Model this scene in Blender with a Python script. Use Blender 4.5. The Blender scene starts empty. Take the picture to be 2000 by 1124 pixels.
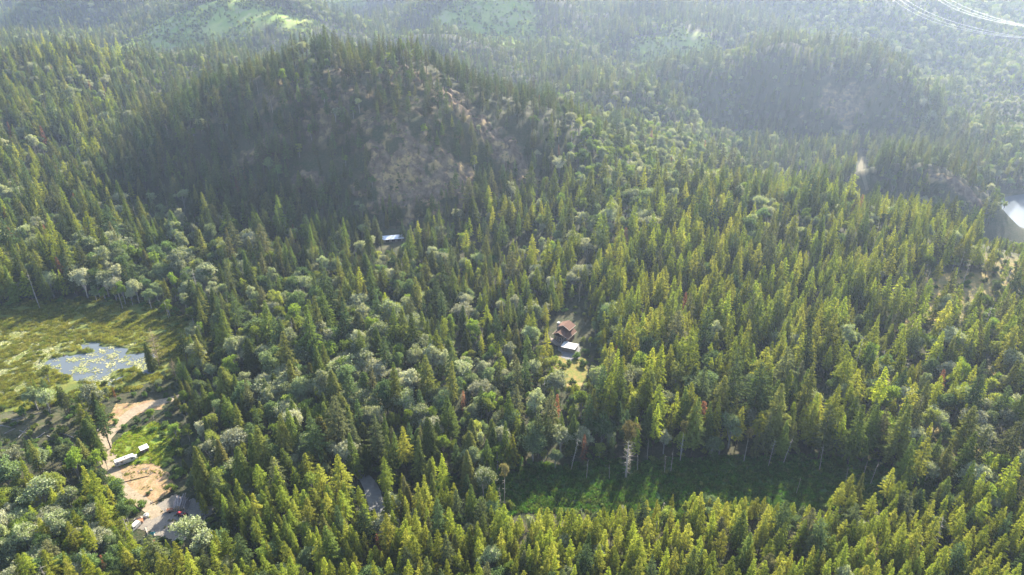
import math, random
import numpy as np

# ---------------------------------------------------------------- camera
CAM_Z, PITCH, FPX = 220.0, math.radians(27.0), 1400.0     # FPX: focal length in pixels of a 2000 px wide frame
CP, SP = math.cos(PITCH), math.sin(PITCH)

def vnoise(x, y, seed=0):
    xi, yi = np.floor(x), np.floor(y)
    fx, fy = x - xi, y - yi
    fx, fy = fx*fx*(3-2*fx), fy*fy*(3-2*fy)
    xi = xi.astype(np.int64); yi = yi.astype(np.int64)
    def hsh(a, b):
        n = (a*374761393 + b*668265263 + seed*974634777) & 0x7fffffff
        n = ((n ^ (n >> 13))*1274126177) & 0x7fffffff
        return ((n ^ (n >> 16)) & 0xffff)/65535.0
    a, b, c, d = hsh(xi, yi), hsh(xi+1, yi), hsh(xi, yi+1), hsh(xi+1, yi+1)
    return (a*(1-fx)+b*fx)*(1-fy) + (c*(1-fx)+d*fx)*fy

def fbm(x, y, octs=4, seed=0, gain=.5):
    s, a, n = 0.0, 1.0, 0.0
    for k in range(octs):
        s = s + a*vnoise(x*2**k + 17.3*k, y*2**k - 9.1*k, seed+k); n += a; a *= gain
    return s/n*2 - 1

def sstep(a, b, x):
    t = np.clip((x-a)/(b-a), 0, 1)
    return t*t*(3-2*t)

def bump(x, y, cx, cy, rx, ry, rot=0.0, p=1.0):
    c, s = math.cos(math.radians(rot)), math.sin(math.radians(rot))
    u, v = ((x-cx)*c + (y-cy)*s)/rx, (-(x-cx)*s + (y-cy)*c)/ry
    r = np.sqrt(u*u+v*v)
    return (.5+.5*np.cos(np.pi*np.clip(r, 0, 1)))**p

def height(x, y):
    x = np.asarray(x, float); y = np.asarray(y, float)
    far = sstep(420, 900, y)
    h = 2.0*fbm(x/60, y/60, 3, 5) + far*20*fbm(x/240, y/240, 4, 9) + sstep(1150, 2000, y)*95*fbm(x/600+3, y/600, 4, 21)
    # warp so that no hill is a clean bump
    wx = x + 26*fbm(x/120, y/120, 3, 31)*far**.3*sstep(380, 520, y); wy = y + 26*fbm(x/120+9, y/120, 3, 37)*sstep(380, 520, y)
    # main hill: long crest with a steep face to the camera
    crest = 150*bump(wx, wy, -170, 712, 290, 212, -14, .9) + 44*bump(wx, wy, -105, 692, 150, 150, 20)
    crest = 112*np.tanh(crest/112)**1.15 + 10*bump(wx, wy, -165, 700, 150, 120)
    h = h + crest*(.93 + .12*fbm(x/48, y/48, 3, 41) + .05*fbm(x/16, y/16, 2, 43))
    h = h + 30*bump(wx, wy, 50, 690, 110, 140, 0)
    # lit shoulder to the left of it and behind
    h = h + 50*bump(wx, wy, -640, 950, 420, 420, 12)
    h = h + 16*bump(wx, wy, -380, 1040, 240, 240)
    # brushy clearing ridge far left, ridge beyond it
    h = h + 80*bump(wx, wy, -560, 1560, 430, 230, -24)
    h = h + 150*bump(wx, wy, -1750, 2500, 1200, 600, -10)
    # replanted slopes in the middle distance
    h = h + 52*bump(wx, wy, -40, 1800, 420, 420) + 44*bump(wx, wy, 430, 1580, 420, 330)
    h = h + 110*bump(wx, wy, 250, 2250, 700, 300, 8) + 70*bump(wx, wy, -700, 2150, 500, 260, -12) + 60*bump(wx, wy, 900, 1750, 420, 260, 25)
    for cx, cy, rx, ry, a, hh in ((-980, 1800, 330, 170, -8, 105), (80, 2010, 380, 170, 10, 115), (640, 1900, 260, 140, -12, 100), (-330, 2120, 300, 150, 5, 95), (1150, 2150, 380, 190, 15, 150), (330, 1720, 170, 110, 20, 55), (-150, 1330, 190, 110, -15, 46), (180, 1060, 150, 90, 12, 34)):
        h = h + hh*bump(wx, wy, cx, cy, rx, ry, a, .9)
    h = h + 62*bump(wx, wy, -40, 1640, 260, 190) + 52*bump(wx, wy, 330, 1500, 210, 170)
    # right hill with the cliff
    h = h + 118*np.tanh(1.5*bump(wx, wy, 545, 1225, 190, 185, 0, .8)) + 74*bump(wx, wy, 370, 1260, 210, 190)
    # near right slope: crest at about 520 m, then down to the lake valley
    h = h + 14*bump(x, y, 190, 520, 330, 170)
    valley = sstep(425, 720, y + .5*(x-400))*sstep(60, 420, x)*(1-sstep(1250, 2000, y))
    h = h - 78*valley
    h = h + 64*bump(wx, wy, 435, 760, 140, 85, -20)
    # slope right of the valley
    h = h + 95*sstep(700, 1500, x)*sstep(650, 1300, y)
    # far mountains
    h = h + 560*sstep(1900, 5200, y) + 160*sstep(1500, 2600, y+.5*np.abs(x-200))*fbm(x/900+5, y/900, 4, 77)**2
    # lake
    lk = lake_r(x, y)
    h = h + (-80.0 - h)*sstep(1.22, 1.0, lk) - 5*sstep(1.0, .8, lk)
    # pond and marsh
    m = sstep(1.25, .95, marsh_r(x, y)); h = h*(1-m) + m*(0.0)
    h = h - 1.2*sstep(1.0, .75, pond_r(x, y))
    # yard and house pads
    for cx, cy, r in ((-150, 255, 55), (29, 375, 22)):
        d = np.hypot(x-cx, y-cy); k = sstep(r*1.5, r*.8, d); h = h*(1-k)
    k = sstep(1.3, .9, meadow_r(x, y)); h = h*(1-k) + k*0.1
    return h

def lake_r(x, y):
    return np.sqrt(((x-745)/200)**2 + ((y-765)/95)**2) + .12*fbm(x/40, y/40, 2, 3)
def pond_r(x, y):
    return np.sqrt(((x+231)/29)**2 + ((y-340)/21)**2) + .75*fbm(x/11, y/9, 3, 13)
def marsh_r(x, y):
    return np.sqrt(((x+280)/100)**2 + ((y-352)/58)**2) + .10*fbm(x/30, y/30, 2, 15)
def meadow_r(x, y):
    return np.sqrt(((x-80)/98)**2 + ((y-240-.02*(x-75))/16.5)**2) + .30*fbm(x/16, y/12, 3, 19)

def ray(px, py):
    v = (np.asarray(py, float)-562)/FPX; u = (np.asarray(px, float)-1000)/FPX
    return u, CP - v*SP, -(SP + v*CP)            # direction per metre of camera depth
def project(x, y, z):
    dz = z-CAM_Z; Z = y*CP - dz*SP
    return 1000 + FPX*x/Z, 562 + FPX*(-dz*CP - y*SP)/Z, Z
_T = 120*np.exp(np.linspace(0, math.log(7000/120), 900))
def at(px, py):
    u, f, d = ray(px, py); u, f, d = np.broadcast_arrays(u, f, d)
    out = np.full(u.shape, np.nan); done = np.zeros(u.shape, bool); prev = np.zeros(u.shape); pt = 0
    for t in _T:
        g = CAM_Z + d*t - height(u*t, f*t)
        hit = (~done) & (g < 0)
        if hit.any():
            out[hit] = pt + (t-pt)*(prev[hit]/(prev[hit]-g[hit])) if pt else t
            done |= hit
        prev, pt = g, t
        if done.all(): break
    out = np.where(np.isnan(out), 7000, out)
    x, y = u*out, f*out
    return x, y, height(x, y), out

def P(px, py):
    """terrain point seen at a picture position (one ray, all steps at once)"""
    u, f, d = ray(px, py); g = CAM_Z + d*_T - height(u*_T, f*_T); k = np.nonzero(g < 0)[0]
    k = int(k[0]) if len(k) else len(_T)-1
    t = _T[k-1] + (_T[k]-_T[k-1])*g[k-1]/(g[k-1]-g[k]) if 0 < k else _T[k]
    return float(u*t), float(f*t), float(height(u*t, f*t))

# ---------------------------------------------------------------- blender scene
import bpy
C = bpy.context.scene.collection
scn = bpy.context.scene
R = math.radians

cam_d = bpy.data.cameras.new("camera"); cam = bpy.data.objects.new("camera", cam_d); C.objects.link(cam)
cam_d.sensor_width = 36; cam_d.lens = FPX/2000*36; cam_d.clip_start = 1; cam_d.clip_end = 20000
cam.location = (0, 0, CAM_Z); cam.rotation_euler = (R(90)-PITCH, 0, 0)
scn.camera = cam

HAZE = .000084
SUN_AZ, SUN_EL = 24.0, 30.0                      # azimuth clockwise from +Y (the view), elevation
world = bpy.data.worlds.new("World"); scn.world = world; world.use_nodes = True
wn = world.node_tree; sky = wn.nodes.new("ShaderNodeTexSky"); sky.sky_type = 'NISHITA'; sky.sun_disc = False
sky.sun_elevation = R(SUN_EL); sky.sun_rotation = R(SUN_AZ); sky.altitude = 300; sky.air_density = 1.0; sky.dust_density = 1.2
wn.nodes["Background"].inputs[1].default_value = 0.10
wn.links.new(sky.outputs[0], wn.nodes["Background"].inputs[0])
sun_d = bpy.data.lights.new("sun", 'SUN'); sun_d.energy = 5.0; sun_d.angle = R(0.53); sun_d.color = (1.0, .925, .78)
sun = bpy.data.objects.new("sun", sun_d); C.objects.link(sun); sun.location = (200, 500, 500)
sun.rotation_euler = (R(90-SUN_EL), 0, R(180-SUN_AZ))
scn.view_settings.view_transform = 'Standard'; scn.view_settings.look = 'None'
scn.view_settings.exposure = 2.25; scn.view_settings.gamma = 1
cy = scn.cycles
cy.max_bounces = 5; cy.diffuse_bounces = 2; cy.glossy_bounces = 2; cy.transmission_bounces = 3; cy.volume_bounces = 0
cy.transparent_max_bounces = 6; cy.caustics_reflective = False; cy.caustics_refractive = False
cy.sample_clamp_indirect = 4; cy.use_denoising = True; cy.use_adaptive_sampling = False
SUNV = np.array([math.sin(R(SUN_AZ))*math.cos(R(SUN_EL)), math.cos(R(SUN_AZ))*math.cos(R(SUN_EL)), math.sin(R(SUN_EL))])

# ---------------------------------------------------------------- helpers
def tag(o, label=None, cat=None, group=None, kind=None):
    for k, v in (("label", label), ("category", cat), ("group", group), ("kind", kind)):
        if v is not None: o[k] = v
    return o
def link(name, me, mats, parent=None, loc=None):
    o = bpy.data.objects.new(name, me)
    for m in (mats if isinstance(mats, (list, tuple)) else [mats]):
        if me.materials.get(m.name) is None: me.materials.append(m)
    C.objects.link(o)
    if parent: o.parent = parent
    if loc is not None: o.location = loc
    return o
def empty(name, loc, rz=0, sc=1.0):
    o = bpy.data.objects.new(name, None); C.objects.link(o); o.empty_display_size = 1
    o.location = loc; o.rotation_euler = (0, 0, rz); o.scale = (sc, sc, sc) if np.isscalar(sc) else sc
    return o
def np_mesh(name, V, F, smooth=False, mat_index=None):
    """V (n,3) F (m,k) arrays"""
    V = np.asarray(V, np.float32); F = np.asarray(F, np.int32); k = F.shape[1]
    me = bpy.data.meshes.new(name)
    me.vertices.add(len(V)); me.vertices.foreach_set("co", V.ravel())
    me.loops.add(F.size); me.loops.foreach_set("vertex_index", F.ravel())
    me.polygons.add(len(F)); me.polygons.foreach_set("loop_start", np.arange(0, F.size, k, dtype=np.int32))
    me.polygons.foreach_set("loop_total", np.full(len(F), k, np.int32))
    if mat_index is not None: me.polygons.foreach_set("material_index", np.asarray(mat_index, np.int32))
    me.polygons.foreach_set("use_smooth", np.full(len(F), smooth, bool))
    me.update(calc_edges=True)
    return me
class MB:
    """collects simple solids into one mesh"""
    def __init__(s): s.v = []; s.f = []
    def add(s, vs, fs):
        b = len(s.v); s.v += [tuple(map(float, p)) for p in vs]; s.f += [tuple(b+i for i in f) for f in fs]; return s
    def box(s, cx, cy, cz, sx, sy, sz, rz=0.0, taper=1.0):
        c, n = math.cos(rz), math.sin(rz); vs = []
        for k, z in enumerate((cz-sz/2, cz+sz/2)):
            t = taper if k else 1
            for a, b in ((-1, -1), (1, -1), (1, 1), (-1, 1)):
                x, y = a*sx/2*t, b*sy/2*t; vs.append((cx+x*c-y*n, cy+x*n+y*c, z))
        return s.add(vs, [(3, 2, 1, 0), (4, 5, 6, 7), (0, 1, 5, 4), (1, 2, 6, 5), (2, 3, 7, 6), (3, 0, 4, 7)])
    def tube(s, p, q, r0, r1=None, n=8):
        r1 = r0 if r1 is None else r1
        p, q = np.array(p, float), np.array(q, float); d = q-p; d = d/np.linalg.norm(d)
        a = np.cross(d, (0, 0, 1.0) if abs(d[2]) < .9 else (1.0, 0, 0)); a /= np.linalg.norm(a); b = np.cross(d, a)
        vs = [p+r0*(math.cos(t)*a+math.sin(t)*b) for t in np.linspace(0, 2*math.pi, n, endpoint=False)]
        vs += [q+r1*(math.cos(t)*a+math.sin(t)*b) for t in np.linspace(0, 2*math.pi, n, endpoint=False)]
        fs = [(i, (i+1) % n, n+(i+1) % n, n+i) for i in range(n)] + [tuple(range(n))[::-1], tuple(range(n, 2*n))]
        return s.add(vs, fs)
    def poly(s, pts, th):
        """flat polygon (planar 3-D points) thickened along -z by th"""
        n = len(pts); vs = list(pts) + [(p[0], p[1], p[2]-th) for p in pts]
        return s.add(vs, [tuple(range(n)), tuple(range(n, 2*n))[::-1]] + [(i, n+i, n+(i+1) % n, (i+1) % n) for i in range(n)])
    def extrude_y(s, prof, y0, y1):
        n = len(prof); vs = [(x, y0, z) for x, z in prof] + [(x, y1, z) for x, z in prof]
        return s.add(vs, [tuple(range(n)), tuple(range(n, 2*n))[::-1]] + [(i, n+i, n+(i+1) % n, (i+1) % n) for i in range(n)])
    def build(s, name, m, parent=None, loc=None, bevel=0.0):
        me = bpy.data.meshes.new(name); me.from_pydata(s.v, [], s.f); me.update()
        import bmesh
        bm = bmesh.new(); bm.from_mesh(me); bmesh.ops.recalc_face_normals(bm, faces=bm.faces)
        if bevel: bmesh.ops.bevel(bm, geom=bm.edges[:], offset=bevel, segments=2, affect='EDGES', profile=.6)
        bm.to_mesh(me); bm.free()
        return link(name, me, m, parent, loc)

# ---------------------------------------------------------------- materials
def new_mat(name):
    m = bpy.data.materials.new(name); m.use_nodes = True; nt = m.node_tree; nt.nodes.clear()
    return m, nt, nt.nodes.new("ShaderNodeOutputMaterial")
def N(nt, t, **kw):
    n = nt.nodes.new(t)
    for k, v in kw.items():
        if hasattr(n, k): setattr(n, k, v)
        else: n.inputs[k].default_value = v
    return n
def mixc(nt, fac, a, b, mode='MIX'):
    n = nt.nodes.new("ShaderNodeMix"); n.data_type = 'RGBA'; n.blend_type = mode
    for s, v in ((0, fac), (6, a), (7, b)):
        if hasattr(v, "is_linked") or hasattr(v, "node"): nt.links.new(v, n.inputs[s])
        elif s == 0: n.inputs[0].default_value = v
        else: n.inputs[s].default_value = (*v, 1) if len(v) == 3 else v
    return n.outputs[2]
def ramp(nt, src, a, b):
    n = nt.nodes.new("ShaderNodeMapRange"); n.inputs[1].default_value = a; n.inputs[2].default_value = b
    nt.links.new(src, n.inputs[0]); return n.outputs[0]
def noise(nt, vec, scale, detail=3, rough=.6):
    n = nt.nodes.new("ShaderNodeTexNoise"); n.inputs["Scale"].default_value = scale
    n.inputs["Detail"].default_value = detail; n.inputs["Roughness"].default_value = rough
    if vec is not None: nt.links.new(vec, n.inputs["Vector"])
    return n.outputs["Fac"]

def foliage(name, cols, trans=.45, gloss=.0, patch=.012, tcol=(1.25, 1.25, .55), pale=None):
    """leaf surface: colour differs from tree to tree (object location and random) and leaf to leaf"""
    m, nt, out = new_mat(name); L = nt.links
    oi = nt.nodes.new("ShaderNodeObjectInfo"); geo = nt.nodes.new("ShaderNodeNewGeometry")
    f1 = ramp(nt, noise(nt, oi.outputs["Location"], patch, 2), .35, .65)
    c = mixc(nt, f1, cols[0], cols[1])
    f2 = nt.nodes.new("ShaderNodeMath"); f2.operation = 'FRACT'
    f2m = nt.nodes.new("ShaderNodeMath"); f2m.operation = 'MULTIPLY'; f2m.inputs[1].default_value = 7.31
    L.new(oi.outputs["Random"], f2m.inputs[0]); L.new(f2m.outputs[0], f2.inputs[0])
    c = mixc(nt, ramp(nt, f2.outputs[0], .35, 1.0), c, cols[2])
    # leaf-to-leaf and bough-to-bough change of tone
    n3 = noise(nt, geo.outputs["Position"], 1.1, 2)
    hv = nt.nodes.new("ShaderNodeHueSaturation"); L.new(c, hv.inputs["Color"])
    mm = nt.nodes.new("ShaderNodeMapRange"); mm.inputs[1].default_value = .25; mm.inputs[2].default_value = .75
    mm.inputs[3].default_value = .55; mm.inputs[4].default_value = 1.6; L.new(n3, mm.inputs[0])
    m2 = nt.nodes.new("ShaderNodeMapRange"); m2.inputs[3].default_value = .62; m2.inputs[4].default_value = 1.42
    L.new(oi.outputs["Random"], m2.inputs[0])
    mu = nt.nodes.new("ShaderNodeMath"); mu.operation = 'MULTIPLY'; L.new(mm.outputs[0], mu.inputs[0]); L.new(m2.outputs[0], mu.inputs[1])
    L.new(mu.outputs[0], hv.inputs["Value"]); c = hv.outputs["Color"]
    if pale:
        n4 = ramp(nt, noise(nt, geo.outputs["Position"], .9, 2), .5, .62); c = mixc(nt, n4, c, pale)  # pale patches put the shine of leaves into their colour
    d = N(nt, "ShaderNodeBsdfDiffuse"); L.new(c, d.inputs[0])
    t = N(nt, "ShaderNodeBsdfTranslucent"); L.new(mixc(nt, 1.0, c, tcol, 'MULTIPLY'), t.inputs[0])
    mx = N(nt, "ShaderNodeMixShader"); mx.inputs[0].default_value = trans; L.new(d.outputs[0], mx.inputs[1]); L.new(t.outputs[0], mx.inputs[2])
    s = mx.outputs[0]
    if gloss:
        g = N(nt, "ShaderNodeBsdfGlossy"); g.inputs["Roughness"].default_value = .38; g.inputs[0].default_value = (.9, .92, .95, 1)
        m3 = N(nt, "ShaderNodeMixShader"); m3.inputs[0].default_value = gloss; L.new(s, m3.inputs[1]); L.new(g.outputs[0], m3.inputs[2]); s = m3.outputs[0]
    L.new(s, out.inputs[0]); return m

def plain(name, a, b=None, scale=2.0, rough=.8, spec=.3, metal=0, bump_=0.0, stretch=(1, 1, 1), grime=None):
    m, nt, out = new_mat(name); L = nt.links
    p = N(nt, "ShaderNodeBsdfPrincipled"); p.inputs["Roughness"].default_value = rough
    p.inputs["Specular IOR Level"].default_value = spec; p.inputs["Metallic"].default_value = metal
    tc = nt.nodes.new("ShaderNodeTexCoord"); mp = nt.nodes.new("ShaderNodeMapping"); mp.inputs["Scale"].default_value = stretch
    L.new(tc.outputs["Object"], mp.inputs[0])
    f = noise(nt, mp.outputs[0], scale, 4)
    c = mixc(nt, ramp(nt, f, .3, .7), a, b or tuple(x*.75 for x in a))
    if grime: c = mixc(nt, ramp(nt, noise(nt, mp.outputs[0], scale*.35, 3), .5, .75), c, grime)
    L.new(c, p.inputs["Base Color"])
    if bump_:
        bn = nt.nodes.new("ShaderNodeBump"); bn.inputs["Strength"].default_value = bump_; bn.inputs["Distance"].default_value = .1
        L.new(f, bn.inputs["Height"]); L.new(bn.outputs[0], p.inputs["Normal"])
    L.new(p.outputs[0], out.inputs[0]); return m

def ground(name, cols, scales=(.05, .6, 3.0), rough=.95, bump_=.5):
    """soil or turf in world coordinates: big patches, small patches, grain"""
    m, nt, out = new_mat(name); L = nt.links
    geo = nt.nodes.new("ShaderNodeNewGeometry"); pos = geo.outputs["Position"]
    p = N(nt, "ShaderNodeBsdfPrincipled"); p.inputs["Roughness"].default_value = rough; p.inputs["Specular IOR Level"].default_value = .1
    c = mixc(nt, ramp(nt, noise(nt, pos, scales[0], 3), .38, .62), cols[0], cols[1])
    c = mixc(nt, ramp(nt, noise(nt, pos, scales[1], 4), .42, .68), c, cols[2])
    g = noise(nt, pos, scales[2], 4, .7)
    c = mixc(nt, ramp(nt, g, .35, .8), c, cols[3] if len(cols) > 3 else tuple(x*.5 for x in cols[2]))
    L.new(c, p.inputs["Base Color"])
    if bump_:
        bn = nt.nodes.new("ShaderNodeBump"); bn.inputs["Strength"].default_value = bump_; bn.inputs["Distance"].default_value = .3
        L.new(g, bn.inputs["Height"]); L.new(bn.outputs[0], p.inputs["Normal"])
    L.new(p.outputs[0], out.inputs[0]); return m

M = {}
# conifers: light young stands, mid, dark old (also paints the hill face's shade)
M['fir_light'] = foliage('fir_light', [(.215, .240, .026), (.150, .190, .030), (.245, .240, .040)], .50, tcol=(1.32, 1.28, .45))
M['fir_mid'] = foliage('fir_mid', [(.085, .120, .026), (.115, .145, .028), (.145, .145, .036)], .45)
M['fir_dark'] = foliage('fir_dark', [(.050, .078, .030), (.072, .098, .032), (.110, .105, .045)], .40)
M['cedar'] = foliage('cedar', [(.065, .098, .024), (.100, .120, .022), (.120, .110, .030)], .38)
M['rust'] = foliage('rust', [(.20, .085, .04), (.22, .11, .05), (.17, .08, .04)], .3, tcol=(1.1, .8, .6))
M['maple_sheen'] = foliage('maple_sheen', [(.18, .225, .085), (.25, .27, .145), (.29, .285, .20)], .34, .0, pale=(.33, .33, .24))  # paler tones paint the glare on the crowns, no gloss
M['maple_dark'] = foliage('maple_dark', [(.085, .13, .045), (.12, .165, .065), (.15, .175, .095)], .36, .0)
M['alder'] = foliage('alder', [(.16, .21, .032), (.12, .175, .038), (.22, .23, .06)], .5, .0)
M['shrub'] = foliage('shrub', [(.075, .130, .022), (.060, .105, .026), (.15, .17, .035)], .45, .01)
M['bark'] = plain('bark', (.10, .075, .055), (.055, .042, .034), 3, .95, .1, stretch=(1, 1, .2))
M['bark_grey'] = plain('bark_grey', (.30, .28, .26), (.17, .155, .14), 3, .95, .1, stretch=(1, 1, .2))
M['dead_wood'] = plain('dead_wood', (.40, .36, .30), (.24, .20, .165), 3, .9, .1)
M['dead_tan'] = plain('dead_tan', (.30, .24, .15), (.20, .15, .09), 3, .9, .1)
# ---------------------------------------------------------------- terrain
Yrows = np.concatenate([np.linspace(60, 150, 30, endpoint=False), np.linspace(150, 480, 200, endpoint=False),
                        np.linspace(480, 760, 190, endpoint=False), 760*np.exp(np.linspace(0, math.log(7000/760), 330))])
S = np.linspace(-1, 1, 761); S = .5*S + .5*S**3
WX = 420 + .78*Yrows
gx = S[None, :]*WX[:, None]; gy = np.repeat(Yrows[:, None], len(S), 1)
gz = height(gx, gy)
e = 2.0
slope = np.hypot(height(gx+e, gy)-height(gx-e, gy), height(gx, gy+e)-height(gx, gy-e))/(2*e)
gpx, gpy, gZ = project(gx, gy, gz)
def blob(x, y, cx, cy, rx, ry, n=.35, sc=18, seed=50):
    r = np.sqrt(((x-cx)/rx)**2+((y-cy)/ry)**2) + n*fbm(x/sc, y/sc, 3, seed)
    return sstep(1.15, .85, r)
def rockmask(x, y):
    r = blob(x, y, -84, 563, 36, 23, 1.3, 10, 51)                # bald face above the shed
    r = np.maximum(r, .9*blob(x, y, -48, 575, 16, 18, .9, 9, 50))
    # golden crest on the right shoulder, and a broken band below it
    for (ax, ay, bx, by), w, a in (((-60, 643, -30, 627), 11, 1.), ((-30, 627, 2, 610), 12, 1.), ((2, 610, 14, 590), 9, 1.), ((10, 585, 26, 560), 7, .8)):
        t = np.clip(((x-ax)*(bx-ax)+(y-ay)*(by-ay))/((bx-ax)**2+(by-ay)**2), 0, 1); d = np.hypot(x-ax-t*(bx-ax), y-ay-t*(by-ay))
        r = np.maximum(r, a*sstep(1.2, .7, d/w + .9*fbm(x/8, y/8, 3, 52)))
    r = np.maximum(r, .8*blob(x, y, -167, 561, 15, 9, .9, 8, 54))
    r = np.maximum(r, .7*blob(x, y, -218, 595, 22, 8, .9, 8, 55))
    r = np.maximum(r, .7*blob(x, y, -126, 600, 10, 6, .9, 8, 59))
    r = np.maximum(r, .85*blob(x, y, 508, 1116, 44, 22, 1.1, 16, 56))  # cliff of the right hill
    (ax, ay, _), (bx, by, _) = P(1822, 346), P(1904, 393)            # dry spur by the lake
    t = np.clip(((x-ax)*(bx-ax)+(y-ay)*(by-ay))/((bx-ax)**2+(by-ay)**2), 0, 1); d = np.hypot(x-ax-t*(bx-ax), y-ay-t*(by-ay))
    r = np.maximum(r, sstep(1.2, .7, d/8 + .7*fbm(x/8, y/8, 3, 58)))
    return r
CLR = [(P(390, 58)[:2], 230, 80), (P(945, 62)[:2], 105, 95), (P(1310, 108)[:2], 100, 85), (P(620, 12)[:2], 120, 40), (P(1860, 225)[:2], 28, 40)]
def clearmask(x, y):
    r = x*0.0
    for k, ((cx, cy), rx, ry) in enumerate(CLR): r = np.maximum(r, blob(x, y, cx, cy, rx, ry, .65, 45, 61+k))
    return r
RM, CM = rockmask(gx, gy), clearmask(gx, gy)
RM = np.maximum(RM, .75*sstep(.35, .7, bump(gx, gy, -130, 640, 200, 120, -10))*sstep(-.25, .3, fbm(gx/22, gy/14, 3, 49)))
DRY = np.maximum(sstep(-.02, .25, fbm(gx/35, gy/25, 3, 71))*sstep(150, 230, gx - .25*gy+60)*sstep(500, 430, gy),
                 .9*sstep(.0, .4, fbm(gx/30, gy/20, 3, 73))*sstep(225, 205, gy)*sstep(-20, 60, gx))
DRY = np.maximum(DRY, blob(gx, gy, 32, 333, 9, 17, .3, 6, 74))
# ledges on rock: real relief
rel = (np.abs(fbm(gx/9, gy/9, 3, 81))*8 - 2 + 2.6*fbm(gx/4, gy/4, 3, 82) + 2.6*np.abs(((gz+3*fbm(gx/12, gy/12, 2, 84))/5.5) % 1 - .5))*RM*sstep(950, 900, gy) + (np.abs(fbm(gx/25, gy/25, 3, 83))*20-4)*RM*sstep(900, 950, gy)
gz2 = gz + rel
nr, nc = gx.shape
idx = np.arange(nr*nc).reshape(nr, nc)
F = np.stack([idx[:-1, :-1], idx[:-1, 1:], idx[1:, 1:], idx[1:, :-1]], -1).reshape(-1, 4)
me = np_mesh("ground", np.stack([gx, gy, gz2], -1).reshape(-1, 3), F, True)
ca = me.color_attributes.new("zones", 'FLOAT_COLOR', 'POINT')
ca.data.foreach_set("color", np.stack([RM, CM, DRY, np.ones_like(RM)], -1).astype(np.float32).ravel())
m, nt, out = new_mat("ground"); L = nt.links
geo = nt.nodes.new("ShaderNodeNewGeometry"); pos = geo.outputs["Position"]
at_n = nt.nodes.new("ShaderNodeVertexColor"); at_n.layer_name = "zones"
sp = nt.nodes.new("ShaderNodeSeparateColor"); L.new(at_n.outputs[0], sp.inputs[0])
p = N(nt, "ShaderNodeBsdfPrincipled"); p.inputs["Roughness"].default_value = .95; p.inputs["Specular IOR Level"].default_value = .1
c = mixc(nt, ramp(nt, noise(nt, pos, .06, 4), .4, .6), (.028, .040, .016), (.048, .048, .024))
c = mixc(nt, ramp(nt, noise(nt, pos, .7, 4), .45, .7), c, (.075, .065, .04))
cc = mixc(nt, ramp(nt, noise(nt, pos, .012, 4), .42, .58), (.17, .23, .04), (.27, .29, .08))
cc = mixc(nt, ramp(nt, noise(nt, pos, .05, 4), .5, .7), cc, (.24, .22, .12))
c = mixc(nt, sp.outputs[1], c, cc)
dr = mixc(nt, ramp(nt, noise(nt, pos, .25, 4), .4, .65), (.30, .22, .09), (.17, .16, .05))
c = mixc(nt, sp.outputs[2], c, dr)
rk = mixc(nt, ramp(nt, noise(nt, pos, .18, 5, .7), .4, .6), (.085, .058, .040), (.165, .120, .080))
rk = mixc(nt, ramp(nt, noise(nt, pos, .10, 5, .65), .50, .60), rk, (.27, .19, .09))
rk = mixc(nt, ramp(nt, noise(nt, pos, .35, 4, .6), .60, .68), rk, (.07, .085, .035))
c = mixc(nt, sp.outputs[0], c, rk)
L.new(c, p.inputs["Base Color"])
bn = nt.nodes.new("ShaderNodeBump"); bn.inputs["Strength"].default_value = .7; bn.inputs["Distance"].default_value = .8
L.new(noise(nt, pos, .8, 5, .7), bn.inputs["Height"]); L.new(bn.outputs[0], p.inputs["Normal"])
L.new(p.outputs[0], out.inputs[0])
tag(link("ground", me, m), kind="structure")

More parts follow.
